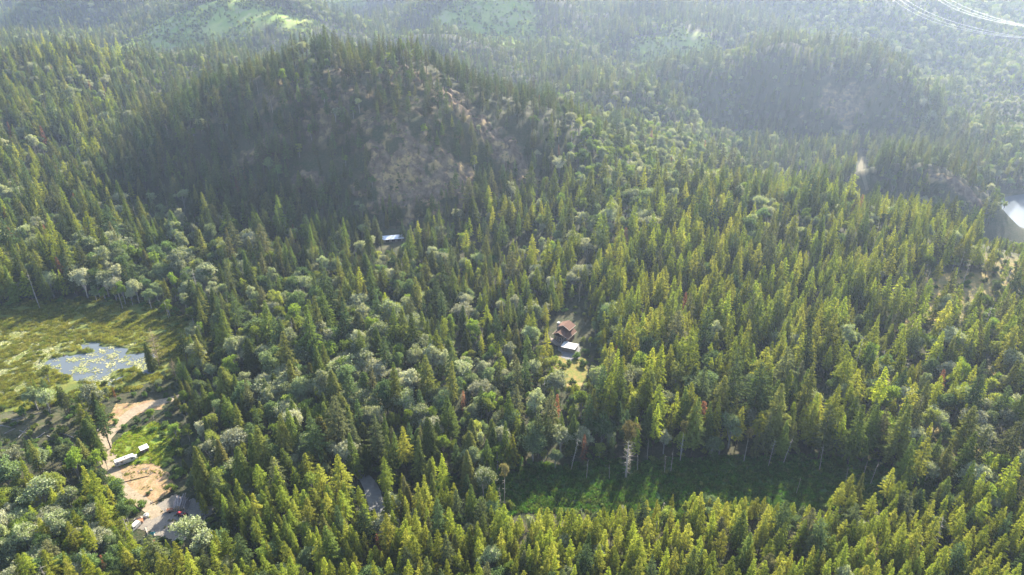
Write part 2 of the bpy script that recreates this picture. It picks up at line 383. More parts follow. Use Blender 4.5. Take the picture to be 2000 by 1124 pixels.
# ---------------------------------------------------------------- image outlines used while placing (all laid on the terrain)
def inpoly(px, py, poly):
    px = np.asarray(px, float); py = np.asarray(py, float); r = np.zeros(px.shape, bool); n = len(poly)
    for i in range(n):
        (x0, y0), (x1, y1) = poly[i], poly[(i+1) % n]
        c = ((y0 > py) != (y1 > py)) & (px < (x1-x0)*(py-y0)/((y1-y0) or 1e-9)+x0); r ^= c
    return r
OUT = dict(
    yard=[(292, 1003), (312, 982), (345, 965), (390, 975), (418, 988), (418, 1000), (396, 1028), (356, 1060), (322, 1052), (278, 1040), (252, 1032), (262, 1014)],
    dirt=[(222, 914), (256, 905), (296, 893), (322, 915), (341, 945), (331, 962), (302, 990), (262, 968), (240, 957), (226, 938)],
    lawn=[(221, 866), (243, 846), (300, 824), (352, 848), (348, 880), (322, 912), (292, 906), (222, 912), (216, 888)],
    topyard=[(225, 788), (330, 780), (318, 800), (262, 815), (225, 838), (192, 862), (176, 868), (200, 840)],
    house=[(1072, 616), (1130, 616), (1142, 640), (1140, 690), (1150, 738), (1100, 742), (1095, 700), (1074, 664)],
    pad=[(1088, 668), (1130, 672), (1136, 700), (1112, 706), (1094, 700)],
    dry=[(1100, 700), (1142, 700), (1146, 742), (1100, 745)],
    meadow=[(985, 1000), (1005, 950), (1100, 928), (1200, 930), (1290, 890), (1450, 905), (1640, 940), (1610, 990), (1500, 968), (1350, 958), (1180, 990), (1080, 985)],
    marsh=[(-200, 625), (0, 632), (120, 602), (250, 600), (345, 628), (352, 648), (300, 668), (290, 700), (284, 762), (235, 764), (190, 738), (150, 752), (90, 735), (60, 730), (0, 728), (-200, 740)],
    lane=[(684, 918), (702, 912), (735, 940), (748, 988), (716, 990), (704, 950)],
    shed=[(752, 448), (786, 448), (792, 478), (752, 482)],
    gap=[(1674, 305), (1692, 305), (1690, 345), (1697, 375), (1686, 375), (1672, 330)],
    lake=[(1912, 462), (1960, 415), (1990, 398), (2100, 395), (2100, 540), (2000, 470), (1950, 460)],
    spur=[(1822, 336), (1850, 344), (1912, 386), (1904, 396), (1850, 368), (1816, 350)],
    leftgap=[(-100, 812), (60, 800), (150, 822), (150, 852), (60, 850), (-100, 858)],
)
def sheet(name, outline, mat, step=.6, off=.05, edge=2.2, seed=5, kind="structure"):
    """ground covering laid on the terrain inside an outline, with a ragged edge"""
    xs, ys, _, _ = at(np.array([p[0] for p in outline], float), np.array([p[1] for p in outline], float))
    X, Y = np.meshgrid(np.arange(xs.min()-3, xs.max()+3, step), np.arange(ys.min()-3, ys.max()+3, step))
    wx, wy = X + edge*fbm(X/4, Y/4, 3, seed), Y + edge*fbm(X/4+7, Y/4, 3, seed+1)
    ins = inpoly(wx, wy, list(zip(xs, ys)))
    keep = ins[:-1, :-1] & ins[1:, 1:] & ins[:-1, 1:] & ins[1:, :-1]
    nr, nc = X.shape; idx = np.arange(nr*nc).reshape(nr, nc)
    F = np.stack([idx[:-1, :-1], idx[:-1, 1:], idx[1:, 1:], idx[1:, :-1]], -1)[keep]
    used, inv = np.unique(F.ravel(), return_inverse=True)
    Z = height(X, Y) + off
    V = np.stack([X, Y, Z], -1).reshape(-1, 3)[used]
    return tag(link(name, np_mesh(name, V, inv.reshape(F.shape), True), mat), kind=kind)
def strip(name, path, width, mat, off=.12, seed=7):
    pts = [P(*p[:2]) for p in path]; ws = [p[2] if len(p) > 2 else width for p in path]
    q = np.array(pts)[:, :2]; d = np.r_[0, np.cumsum(np.hypot(*np.diff(q, axis=0).T))]
    s = np.arange(0, d[-1], 1.0); x, y, w = (np.interp(s, d, a) for a in (q[:, 0], q[:, 1], ws))
    k = np.ones(9)/9
    xs = np.convolve(np.pad(x, 4, 'edge'), k, 'valid'); ys = np.convolve(np.pad(y, 4, 'edge'), k, 'valid')
    tx, ty = np.gradient(xs), np.gradient(ys); l = np.hypot(tx, ty)+1e-9; nx, ny = -ty/l, tx/l
    cols = []
    for j, a in enumerate(np.linspace(-1, 1, 9)):
        ww = w/2*a*(1+.16*fbm(s/5+j*3, s*0+j, 2, seed)); cols.append(np.stack([xs+nx*ww, ys+ny*ww], -1))
    G = np.stack(cols, 1); Z = height(G[..., 0], G[..., 1]) + off
    V = np.concatenate([G, Z[..., None]], -1); n, c = V.shape[:2]; idx = np.arange(n*c).reshape(n, c)
    F = np.stack([idx[:-1, :-1], idx[:-1, 1:], idx[1:, 1:], idx[1:, :-1]], -1).reshape(-1, 4)
    return tag(link(name, np_mesh(name, V.reshape(-1, 3), F, True), mat), kind="structure")

M['gravel'] = ground('gravel', [(.31, .24, .165), (.36, .29, .20), (.23, .18, .12), (.15, .12, .08)], (.12, .6, 3))
M['gravel_grey'] = ground('gravel_grey', [(.20, .20, .20), (.24, .235, .22), (.17, .165, .155), (.11, .105, .1)], (.12, .8, 5))
M['yard'] = ground('yard', [(.24, .205, .165), (.18, .165, .14), (.29, .245, .19), (.11, .10, .085)], (.14, .45, 2.2))
M['dirt'] = ground('dirt', [(.30, .175, .10), (.42, .28, .165), (.19, .17, .06), (.12, .08, .045)], (.2, .33, 1.3))
M['lawn'] = ground('lawn', [(.13, .20, .02), (.19, .24, .03), (.24, .22, .07), (.06, .11, .015)], (.1, .35, 2.5))
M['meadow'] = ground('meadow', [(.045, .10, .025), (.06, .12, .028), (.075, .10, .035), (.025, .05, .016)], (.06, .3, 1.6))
M['marsh'] = ground('marsh', [(.13, .155, .03), (.20, .19, .04), (.09, .12, .03), (.05, .06, .02)], (.05, .3, 1.6))
M['duff'] = ground('duff', [(.085, .075, .04), (.06, .075, .03), (.13, .105, .07), (.035, .045, .02)], (.2, .6, 3))
def poly_px(pts): return pts
sheet('lawn', OUT['lawn'], M['lawn'], off=.05, seed=11)
sheet('dirt_field', OUT['dirt'], M['dirt'], off=.07, seed=12)
sheet('gravel_yard', OUT['yard'], M['yard'], off=.09, seed=13)
sheet('bare_ground', OUT['topyard'], M['dirt'], off=.06, seed=14)
sheet('slash_ground', OUT['leftgap'], M['duff'], off=.05, seed=15, edge=4)
sheet('dry_grass', [(1090, 700), (1144, 700), (1150, 745), (1096, 748)], M['duff'] if 0 else ground('dry_grass', [(.29, .18, .065), (.20, .18, .045), (.11, .14, .03), (.07, .09, .02)], (.25, .6, 2)), off=.05, seed=16)
sheet('driveway', OUT['pad'], M['gravel_grey'], off=.08, seed=17)
sheet('clearing_floor', [(742, 440), (800, 440), (806, 482), (742, 490)], M['duff'], off=.06, seed=18)
strip('road', [(372, 770, 5), (330, 782, 5), (290, 792, 6), (256, 806, 6), (232, 830, 6), (205, 852, 8), (195, 872, 9), (208, 892, 8), (217, 915, 6), (232, 948, 5), (262, 972, 5), (300, 998, 5.5), (312, 1012, 6)], 6, M['gravel'])
strip('lane', [(676, 905, 4), (700, 920, 5), (722, 945, 6), (735, 985, 6.5), (742, 1010, 6), (735, 1050, 6)], 6, M['gravel_grey'], seed=9)
strip('far_road', [(1694, 375, 3), (1689, 355, 3.5), (1684, 340, 4), (1681, 324, 6), (1686, 306, 3)], 7, ground('pale_track', [(.15, .125, .08), (.16, .14, .08), (.12, .11, .06), (.09, .08, .05)], (.1, .5, 3)), off=.4, seed=10)
# marsh and meadow ground
def implicit(name, fn, lim, mat, step=1.0, off=.04):
    X, Y = np.meshgrid(np.arange(lim[0], lim[1], step), np.arange(lim[2], lim[3], step))
    ins = fn(X, Y); keep = ins[:-1, :-1] & ins[1:, 1:] & ins[:-1, 1:] & ins[1:, :-1]
    nr, nc = X.shape; idx = np.arange(nr*nc).reshape(nr, nc)
    F = np.stack([idx[:-1, :-1], idx[:-1, 1:], idx[1:, 1:], idx[1:, :-1]], -1)[keep]
    used, inv = np.unique(F.ravel(), return_inverse=True)
    V = np.stack([X, Y, height(X, Y)+off], -1).reshape(-1, 3)[used]
    return tag(link(name, np_mesh(name, V, inv.reshape(F.shape), True), mat), kind="structure")
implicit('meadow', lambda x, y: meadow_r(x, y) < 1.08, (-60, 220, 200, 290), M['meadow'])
implicit('marsh', lambda x, y: marsh_r(x, y) < 1.06, (-420, -120, 270, 440), M['marsh'])
# water
m, nt, out = new_mat("water"); L = nt.links
p = N(nt, "ShaderNodeBsdfPrincipled"); p.inputs["Roughness"].default_value = .16; p.inputs["Base Color"].default_value = (.09, .105, .115, 1); p.inputs["IOR"].default_value = 1.33
p.inputs["Specular IOR Level"].default_value = .16
geo = nt.nodes.new("ShaderNodeNewGeometry"); bn = nt.nodes.new("ShaderNodeBump"); bn.inputs["Strength"].default_value = .12; bn.inputs["Distance"].default_value = .2
L.new(noise(nt, geo.outputs["Position"], .7, 3), bn.inputs["Height"]); L.new(bn.outputs[0], p.inputs["Normal"]); L.new(p.outputs[0], out.inputs[0])
M['water'] = m
def water(name, cx, cy, rx, ry, z):
    a = np.linspace(0, 2*np.pi, 49)[:-1]
    V = np.stack([cx+rx*np.cos(a), cy+ry*np.sin(a), np.full_like(a, z)], -1)
    me = bpy.data.meshes.new(name); me.from_pydata([tuple(v) for v in V], [], [tuple(range(48))]); me.update()
    return tag(link(name, me, M['water']), kind="structure")
water('pond', -236, 341, 42, 34, -.45)
water('lake', 745, 765, 240, 120, -80.6)
# ---------------------------------------------------------------- tree shapes (trunk + crown of many small sprays)
def leaf_tris(c, d, n, ln, wd):
    """kite-shaped sprays: centre c, direction d, face normal n (all (m,3)); two triangles each"""
    s = np.cross(d, n); s /= np.linalg.norm(s, axis=1, keepdims=True)+1e-9
    ln, wd = ln[:, None], wd[:, None]
    a = c - d*ln*.45; b = c + s*wd*.5 + d*ln*.02; t = c + d*ln*.55; e = c - s*wd*.5 + d*ln*.02
    V = np.stack([a, b, t, e], 1).reshape(-1, 3); F = np.arange(len(V)).reshape(-1, 4)
    return V, F
def unit(v): return v/(np.linalg.norm(v, axis=-1, keepdims=True)+1e-9)
def conifer(seed, H, R_, base, whorl=.62, nb=7, sag=.35, dens=1.0, taper=1.0, leaf=(.95, .42), rag=.3, up=.1, top=None):
    """base: height of lowest live bough; sag: how far a bough's tip hangs; rag: unevenness"""
    r = np.random.RandomState(seed); cs, ds, ns, ls, wsd = [], [], [], [], []
    z = base
    lop = r.rand()*6.28
    while z < H-.25:
        f = (z-base)/(H-base)
        prof = (1-f)**taper*(1-.45*math.exp(-f*9)) if top is None else (math.sin(math.pi*min(1, .12+.93*f)**.75))**.8
        k = max(3, int(round(nb*(1-.35*f)*dens+r.randn()*.7)))
        a0 = r.rand()*6.28
        for i in range(k):
            a = a0 + i*6.283/k + r.randn()*.18
            L_ = R_*prof*(1-rag+2*rag*r.rand())*(1+.18*math.cos(a-lop)) + .18
            if r.rand() < rag*.22: L_ *= .45
            dr = np.array([math.cos(a), math.sin(a), 0.0]); m = max(2, int(L_/.42*dens))
            s = (np.arange(m)+.4+r.rand(m)*.5)/m
            inner = s > (.22 if L_ > 1.5 else 0); s = s[inner]
            if len(s) == 0: continue
            # bough line: rises a little, then hangs, tip turned up
            zz = z + L_*(up*np.sin(s*2.2) - sag*s**1.7) + r.randn()*.06
            tang = np.stack([np.full_like(s, dr[0]), np.full_like(s, dr[1]), up*1.2*np.cos(s*2.2)-sag*1.3*s**.7], -1)
            c0 = dr[None]*(L_*s)[:, None]; c0[:, 2] = zz
            side = np.cross(dr, (0, 0, 1.0))
            for sg in (-1, 0, 1):
                ln = leaf[0]*(.55+.45*(1-s))*(.7+.6*r.rand(len(s)))*(.5+.5*min(1, (1-f)*2.2)); w = leaf[1]*(.8+.5*r.rand(len(s)))
                d = unit(tang*(1.0 if sg == 0 else .62) + sg*side[None]*.95 + r.randn(len(s), 3)*.16)
                c = c0 + d*(ln*.42)[:, None] + r.randn(len(s), 3)*.07
                nn = unit(np.array([0, 0, 1.0])[None]*.8 + dr[None]*.45 + r.randn(len(s), 3)*.5)
                cs.append(c); ds.append(d); ns.append(nn); ls.append(ln); wsd.append(w)
        z += whorl*(.75+.5*r.rand())*(1-.35*f)
    # leader
    m = 5; cs.append(np.stack([r.randn(m)*.04, r.randn(m)*.04, H-.9+np.arange(m)*.2], -1)); ds.append(unit(np.stack([r.randn(m)*.4, r.randn(m)*.4, np.ones(m)], -1)))
    ns.append(unit(r.randn(m, 3))); ls.append(np.full(m, .6)); wsd.append(np.full(m, .2))
    return leaf_tris(np.concatenate(cs), np.concatenate(ds), np.concatenate(ns), np.concatenate(ls), np.concatenate(wsd))
def ring_tube(pts, rad, n=6):
    pts = np.asarray(pts, float); V, F = [], []
    for i, (p, r_) in enumerate(zip(pts, rad)):
        d = unit(pts[min(i+1, len(pts)-1)]-pts[max(i-1, 0)]); a = unit(np.cross(d, (0.3, 1, 0.1))); b = np.cross(d, a)
        for t in np.linspace(0, 6.2832, n, endpoint=False): V.append(p + r_*(math.cos(t)*a+math.sin(t)*b))
    for i in range(len(pts)-1):
        for k in range(n): F.append((i*n+k, i*n+(k+1) % n, (i+1)*n+(k+1) % n, (i+1)*n+k))
    return np.array(V), np.array(F)
def join(parts):
    V, F, o = [], [], 0
    for v, f in parts: V.append(v); F.append(f+o); o += len(v)
    return np.concatenate(V), np.concatenate(F)
def trunk(seed, H, r0, limbs=0, lb=0.0, lt=0.0, ll=1.5, lean=.0, spiky=0.0):
    r = np.random.RandomState(seed); zs = np.linspace(0, H, 8)
    pts = np.stack([lean*zs+np.cumsum(r.randn(8))*.03, np.cumsum(r.randn(8))*.03, zs], -1)
    parts = [ring_tube(pts, np.linspace(1, .08, 8)**.8*r0, 7)]
    for i in range(limbs):
        z = lb + (lt-lb)*r.rand(); a = r.rand()*6.28; L_ = ll*(.4+.9*r.rand()); e_ = np.array([math.cos(a), math.sin(a), -.15+.5*r.rand()*(1 if spiky else .3)])
        p = np.array([np.interp(z, zs, pts[:, 0]), np.interp(z, zs, pts[:, 1]), z])
        parts.append(ring_tube([p, p+e_*L_*.5, p+e_*L_+np.array([0, 0, -.12*L_])], [.07, .045, .015], 3))
    return join(parts)
def broad(seed, H, R_, base, lobes=11, leaves=3400, leaf=.42, squash=1.0, open_=.0):
    """rounded crown of several uneven clumps, each a shell and filling of small leaf sprays"""
    r = np.random.RandomState(seed); ctr, rad = [], []
    cz, hz = (H+base)/2, (H-base)/2
    for i in range(lobes):
        for _ in range(30):
            q = r.randn(3); q /= np.linalg.norm(q); q *= r.rand()**.4*.68
            if q[2] > -.75: break
        ctr.append((q[0]*R_, q[1]*R_, cz+q[2]*hz)); rad.append(R_*(.26+.24*r.rand())*(1.1 if i < 3 else .9))
    ctr.append((0, 0, cz)); rad.append(R_*.5)
    ctr, rad = np.array(ctr), np.array(rad)
    w = rad**2; w /= w.sum(); n = leaves; k = r.choice(len(ctr), n, p=w)
    q = unit(r.randn(n, 3)); q[:, 2] = np.where(q[:, 2] < -.35, -q[:, 2], q[:, 2])
    # twig clusters
    ncl = max(40, n//16); cq = unit(r.randn(ncl, 3)); cq[:, 2] = np.abs(cq[:, 2])*1.0-.25*(r.rand(ncl)); ck = r.choice(len(ctr), ncl, p=w)
    cc = ctr[ck] + cq*rad[ck][:, None]*(.72+.38*r.rand(ncl))[:, None]*np.array([1, 1, squash])
    j = r.randint(0, ncl, n); use = r.rand(n) < .88
    c = np.where(use[:, None], cc[j] + r.randn(n, 3)*(.06*R_+.08), ctr[k] + q*(rad[k]*(.55+.5*r.rand(n)**.5))[:, None]*np.array([1, 1, squash]))
    outw = unit(c-np.array([0, 0, cz-hz*.4])); d = unit(outw*.6+r.randn(n, 3)*.8); nn = unit(outw*.7+np.array([0, 0, .6])+r.randn(n, 3)*.6)
    ln = leaf*(.75+.8*r.rand(n)); V, F = leaf_tris(c, d, nn, ln, ln*.8)
    parts = [ring_tube([(0, 0, 0), (.1, .05, base+.2*hz), (.0, .1, cz+hz*.5)], [.035*R_+.12, .03*R_+.08, .05], 7)]
    for i in range(len(ctr)):
        b = np.array([0, 0, base*.7+r.rand()*hz*.5]); parts.append(ring_tube([b, (b+ctr[i])/2+np.array([0, 0, -.2]), ctr[i]+np.array([0, 0, rad[i]*.3])], [.11, .08, .03], 4))
    return (V, F), join(parts)

# kind -> list of (crown mesh, trunk mesh, height, radius) and merged mesh for the distant mass
SH = {}
def add_shape(kind, nm, crown, trk, H, R_, cm, tm):
    cmesh = np_mesh(nm+"_crown", *crown); cmesh.materials.append(M[cm])
    tmesh = np_mesh(nm+"_trunk", *trk, smooth=True); tmesh.materials.append(M[tm])
    SH.setdefault(kind, []).append(dict(crown=cmesh, trunk=tmesh, H=H, R=R_, cm=cm, raw=(crown, trk, cm, tm)))
for i in range(7):   # young open firs
    s = 10+i; H = [26, 28, 24, 27, 25, 21, 29][i]; Rr = [4.2, 4.6, 3.9, 4.0, 4.7, 4.4, 3.7][i]
    add_shape('fir_light', 'fir', conifer(s, H, Rr, H*[.22, .3, .15, .38, .25, .12, .45][i], 1.0, 6, .16, .98, [1.0, .95, 1.1, .85, 1.0, 1.15, .8][i], (1.15, .44), .36, .24), trunk(s, H*.97, .26, 14, 2, H*.35, 1.6, lean=[0, .02, -.03, 0, .04, 0, -.02][i]), H, Rr, 'fir_light', 'bark')
for i in range(4):   # fuller firs
    s = 30+i; H = [28, 30, 26, 31][i]; Rr = [5.0, 5.4, 4.6, 4.7][i]
    add_shape('fir_mid', 'fir', conifer(s, H, Rr, H*[.12, .2, .1, .3][i], .95, 7, .26, 1.0, [1.05, 1.0, 1.15, .9][i], (1.2, .50), .34, .16), trunk(s, H*.97, .32, 12, 2, H*.3, 1.5), H, Rr, 'fir_mid', 'bark')
for i in range(4):   # dark old firs with ragged tops
    s = 50+i; H = [30, 27, 33, 24][i]; Rr = [4.8, 4.3, 5.1, 4.2][i]
    add_shape('fir_dark', 'fir', conifer(s, H, Rr, H*[.2, .3, .35, .12][i], 1.05, 6, .18, .98, [.8, .9, .7, 1.0][i], (1.2, .52), .46, .12), trunk(s, H*.97, .36, 16, 2, H*.4, 1.8), H, Rr, 'fir_dark', 'bark')
for i in range(3):   # cedars: dense, hanging, rounded
    s = 70+i; H = [25, 27, 22][i]; Rr = [5.0, 4.6, 4.5][i]
    add_shape('cedar', 'cedar', conifer(s, H, Rr, H*.06, .55, 9, .62, 1.1, [.62, .7, .58][i], (1.0, .5), .2, .05), trunk(s, H*.95, .42), H, Rr, 'cedar', 'bark')
for i in range(2):   # dead rust needles
    s = 80+i; add_shape('rust_fir', 'fir', conifer(s, 20, 2.4, 4, .8, 5, .2, .8, .8, (.9, .35), .4, .15), trunk(s, 19.4, .22, 14, 1, 8, 1.2), 20, 2.4, 'rust', 'bark')
for i in range(4):
    s = 100+i; H, Rr = [(19, 6.6), (22, 6.3), (18, 5.6), (24, 5.2)][i]
    c, t = broad(s, H, Rr, H*.28, 12, 4200, .50, .95); add_shape('maple', 'maple', c, t, H, Rr, 'maple_sheen', 'bark_grey')
for i in range(3):
    s = 110+i; H, Rr = [(19, 6.0), (22, 5.8), (17, 5.2)][i]
    c, t = broad(s, H, Rr, H*.22, 12, 4000, .50, .95); add_shape('maple_dark', 'maple', c, t, H, Rr, 'maple_dark', 'bark_grey')
for i in range(4):
    s = 120+i; H, Rr = [(17, 4.2), (20, 4.3), (14, 3.9), (21, 3.6)][i]
    c, t = broad(s, H, Rr, H*.2, 12, 2800, .42, 1.15); add_shape('alder', 'alder', c, t, H, Rr, 'alder', 'bark_grey')
for i in range(3):
    s = 130+i; H, Rr = [(2.6, 1.9), (3.6, 2.2), (2.0, 1.6)][i]
    c, t = broad(s, H, Rr, .1, 7, 900, .30, .8); add_shape('bush', 'bush', c, t, H, Rr, 'shrub', 'bark')
for i in range(3):   # bare snags
    s = 140+i; H = [19, 24, 15][i]
    t = trunk(s, H, .2, [26, 40, 14][i], H*.15, H*.95, [1.1, 1.6, .8][i], spiky=1)
    m_ = np_mesh("snag", *t, smooth=True); m_.materials.append(M['dead_wood'])
    SH.setdefault('snag', []).append(dict(crown=None, trunk=m_, H=H, R=1.0, raw=None))
def special(kind, nm, H, R_, crown, trk, cm, tm): add_shape(kind, nm, crown, trk, H, R_, cm, tm)
# tall half-dead trees at the meadow's edge: long grey trunk, brownish head
M['brown_head'] = foliage('brown_head', [(.13, .125, .045), (.16, .14, .06), (.20, .15, .07)], .4)
c, t = broad(150, 33, 4.6, 19, 12, 3600, .42, 1.3); special('tall_bare', 'pine', 33, 4.6, c, trunk(150, 30, .42, 110, 3, 21, 3.0, spiky=1), 'brown_head', 'dead_wood')
c, t = broad(151, 24, 2.6, 16, 8, 1200, .40, 1.1); special('tuft', 'pine', 24, 2.6, c, trunk(151, 22, .2, 10, 4, 15, 1.2, spiky=1), 'brown_head', 'dead_wood')
# pale dead fir: long bare boughs with thin grey-tan twigs
M['tan_needles'] = foliage('tan_needles', [(.26, .21, .12), (.30, .25, .15), (.22, .19, .10)], .3, tcol=(1.1, 1, .8))
special('pale_dead', 'fir', 24, 5.5, conifer(160, 24, 5.6, 3, 1.35, 5, -.12, .55, .75, (1.1, .11), .3, .25), trunk(160, 23.6, .32, 90, 4, 20, 4.4, spiky=1), 'tan_needles', 'dead_tan')

# ---------------------------------------------------------------- where trees stand
rng = np.random.RandomState(4)
inst = []      # x, y, kind, variant, scale, rz, note
protect = [OUT[k] for k in ('yard', 'dirt', 'lawn', 'topyard', 'house', 'pad', 'dry', 'meadow', 'marsh', 'lane', 'shed', 'gap', 'lake', 'leftgap', 'spur')]
def shows(x, y, z, H, R_):
    """True if any of the tree would stand in front of, or on, ground that lies open"""
    x = np.atleast_1d(x); bad = np.zeros(x.shape, bool)
    for f, w in ((.02, 0), (.35, .8), (.35, -.8), (.6, .55), (.6, -.55), (.85, 0), (1.0, 0)):
        px, py, _ = project(x + w*R_, y, z + H*f)
        for pl in protect: bad |= inpoly(px, py, pl)
    return bad
SHX, SHY = -math.sin(R(SUN_AZ)), -math.cos(R(SUN_AZ)); COT = 1/math.tan(R(SUN_EL))
lit_px = [[(225, 868), (245, 850), (298, 835), (312, 850), (302, 900), (226, 908)], [(226, 915), (290, 900), (315, 930), (300, 985), (240, 955)], [(222, 790), (300, 786), (262, 820), (235, 838), (200, 860), (180, 868), (205, 838)],
          [(1078, 622), (1122, 622), (1132, 680), (1100, 690)], OUT['dry'], [(190, 738), (284, 735), (284, 762), (235, 764)], [(0, 660), (90, 650), (70, 715), (0, 725)], [(195, 850), (220, 850), (225, 930), (205, 930)],
          [(255, 1010), (300, 985), (310, 1010), (285, 1045), (255, 1035)], OUT['gap']]
lit = []
for pl in lit_px:
    a, b, _, _ = at(np.array([q[0] for q in pl], float), np.array([q[1] for q in pl], float)); lit.append(list(zip(a, b)))
def shades(x, y, H, R_):
    bad = np.zeros(np.shape(x), bool)
    for f in (.15, .35, .55, .75, .95):
        for w in (-.6, .6):
            xx = x + SHX*H*f*COT + w*R_*(1-f); yy = y + SHY*H*f*COT
            for pl in lit: bad |= inpoly(xx, yy, pl)
    return bad
def base_from_tip(tx, ty, H):
    by = ty
    for _ in range(14):
        x, y, z = P(tx, by); px, py, Z = project(x, y, z+H); by += (ty-py)*.8; tx0 = px
    return x, y, z
NOT = []       # trees one can pick out in the photograph: crown top in the picture, kind, variant, height, label
def notable(tx, ty, kind, var, H, label=None, sc_r=1.0):
    x, y, z = base_from_tip(tx, ty, H); s = H/SH[kind][var]['H']
    NOT.append((x, y, kind, var, (s*sc_r, s*sc_r, s), rng.rand()*6.28, label))
notable(312, 640, 'pale_dead', 0, 25, 'bare pale tan dead fir with upswept boughs beside the pond')
notable(368, 640, 'fir_dark', 2, 25, 'tall brownish fir right of the bare tan dead fir')
notable(298, 668, 'cedar', 1, 19, 'dark narrow cedar in front of the bare tan dead fir')
notable(345, 700, 'pale_dead', 0, 14, 'small tan dead fir below the taller bare one by the pond')
notable(795, 832, 'fir_light', 1, 27, 'bright feathery fir in front of the big dark cedars, mid picture')
notable(842, 815, 'cedar', 0, 30, 'broad dark pointed cedar beside the bright feathery fir')
notable(915, 880, 'cedar', 1, 24, 'cedar at the left end of the dark meadow')
notable(985, 905, 'tuft', 0, 25, 'conifer with long bare grey trunk at the meadow end', 1.0)
notable(922, 945, 'fir_mid', 0, 24, 'fir with level boughs standing above the front forest below the cedars')
notable(466, 957, 'fir_mid', 1, 23, 'lone pointed fir to the right of the log pile')
for q in ((404, 872, 'cedar', 0, 22), (446, 856, 'cedar', 1, 26), (482, 872, 'cedar', 0, 27), (508, 845, 'cedar', 1, 27)): notable(*q)
notable(403, 962, 'fir_light', 2, 13, 'small thin fir beside the log pile')
notable(375, 1006, 'maple', 0, 17, 'wide silvery maple in front of the red tractor', 1.1)
notable(676, 852, 'maple', 1, 22, 'silvery maple above the dark gravel lane')
notable(742, 696, 'maple', 0, 20, 'large silvery maple left of the brown-roofed house', 1.1)
notable(693, 712, 'maple', 2, 17, 'silver maple left of the largest maple in the middle')
notable(655, 662, 'maple_dark', 0, 18, 'grey-green maple above the silver maple pair')
notable(812, 607, 'maple', 1, 24, 'tall round maple towering above the middle forest', 1.15)
notable(930, 486, 'maple', 1, 20, 'pair member of pale maples near the long metal roof')
notable(908, 500, 'maple', 2, 17)
notable(1045, 590, 'maple_dark', 1, 22, 'round dark tree immediately left of the house')
notable(1297, 764, 'maple', 2, 20, 'whitish maple at the right edge of the middle forest')
notable(1420, 738, 'maple', 0, 17, 'whitish maple in the gap of the right-hand firs')
notable(1770, 828, 'maple', 0, 18, 'grey-white maple at the right end of the dark meadow')
notable(1728, 925, 'maple_dark', 2, 13)
notable(1640, 248, 'maple', 1, 28, 'pale twin-crowned maple below the right cliff', 1.2)
notable(1668, 258, 'maple', 3, 26)
notable(1312, 362, 'maple', 3, 24, 'pale cream poplar-like tree on the valley floor')
notable(105, 526, 'maple', 0, 20, 'pale maple at the back edge of the marsh, left')
notable(195, 524, 'maple_dark', 0, 21, 'big round grey tree behind the marsh', 1.1)
notable(370, 545, 'maple', 2, 18); notable(400, 532, 'maple', 1, 17)
notable(492, 605, 'maple_dark', 2, 15, 'yellow-topped maple standing in the hill shade')
notable(535, 584, 'maple', 0, 17, 'round blue-grey maple in the hill shade')
notable(608, 585, 'fir_light', 0, 20, 'bright conifer at the edge of the hill shade')
notable(432, 678, 'maple_dark', 0, 15, 'rounded maple right of the brownish fir by the pond')
notable(1222, 818, 'tall_bare', 0, 33, 'tall half-dead pine with long spiky grey trunk')
notable(1328, 820, 'tuft', 0, 24, 'thin grey pole tree with a small yellow tuft')
notable(1452, 835, 'tuft', 0, 20)
notable(1087, 768, 'rust_fir', 0, 18, 'rust-red dead fir in the middle forest')
notable(742, 1042, 'rust_fir', 1, 13, 'rust-red small dead fir in the bottom forest')
notable(905, 762, 'rust_fir', 0, 15, 'rust-brown fir left of the redder one')
notable(1332, 570, 'rust_fir', 1, 22, 'tall reddish fir among green firs on the right slope')
notable(1200, 672, 'rust_fir', 1, 17, 'reddish thin fir right of the house')
notable(1215, 690, 'snag', 1, 18)
notable(97, 712, 'alder', 0, 12, 'rounded green tree in front of the pond', 1.5)
notable(172, 788, 'fir_light', 1, 17, 'bright bushy fir beside the bare gravel bend', 1.5)
notable(300, 795, 'alder', 2, 8, 'small bright tree on the grass above the trailer', 1.3)
notable(345, 825, 'alder', 0, 9, 'leafy tree at the lawn corner above the white-roofed shed', 1.3)
notable(788, 428, 'fir_dark', 3, 18, 'pale pointed fir in front of the long metal roof')
for q in ((1245, 880, 0, 12), (1298, 885, 1, 12), (1310, 878, 0, 13), (1190, 905, 2, 9), (1115, 850, 1, 20), (735, 472, 1, 12), (744, 476, 0, 12), (1145, 895, 2, 12), (660, 505, 1, 15),
          (1530, 850, 0, 16), (1500, 855, 1, 17), (1600, 870, 0, 15), (1683, 900, 2, 12), (1700, 900, 0, 13), (1650, 910, 2, 12), (1555, 930, 2, 10), (1820, 1010, 1, 22), (1890, 560, 1, 18), (1870, 600, 0, 18),
          (1760, 700, 1, 17), (1800, 690, 0, 16), (980, 950, 1, 13), (640, 560, 0, 14), (985, 300, 0, 12), (560, 460, 0, 15), (1480, 545, 0, 15), (78, 570, 2, 12), (330, 585, 0, 14), (240, 570, 2, 13)):
    notable(q[0], q[1], 'snag', q[2], q[3])
nx_ = np.array([q[0] for q in NOT]); ny_ = np.array([q[1] for q in NOT])
for q in NOT: inst.append(q)

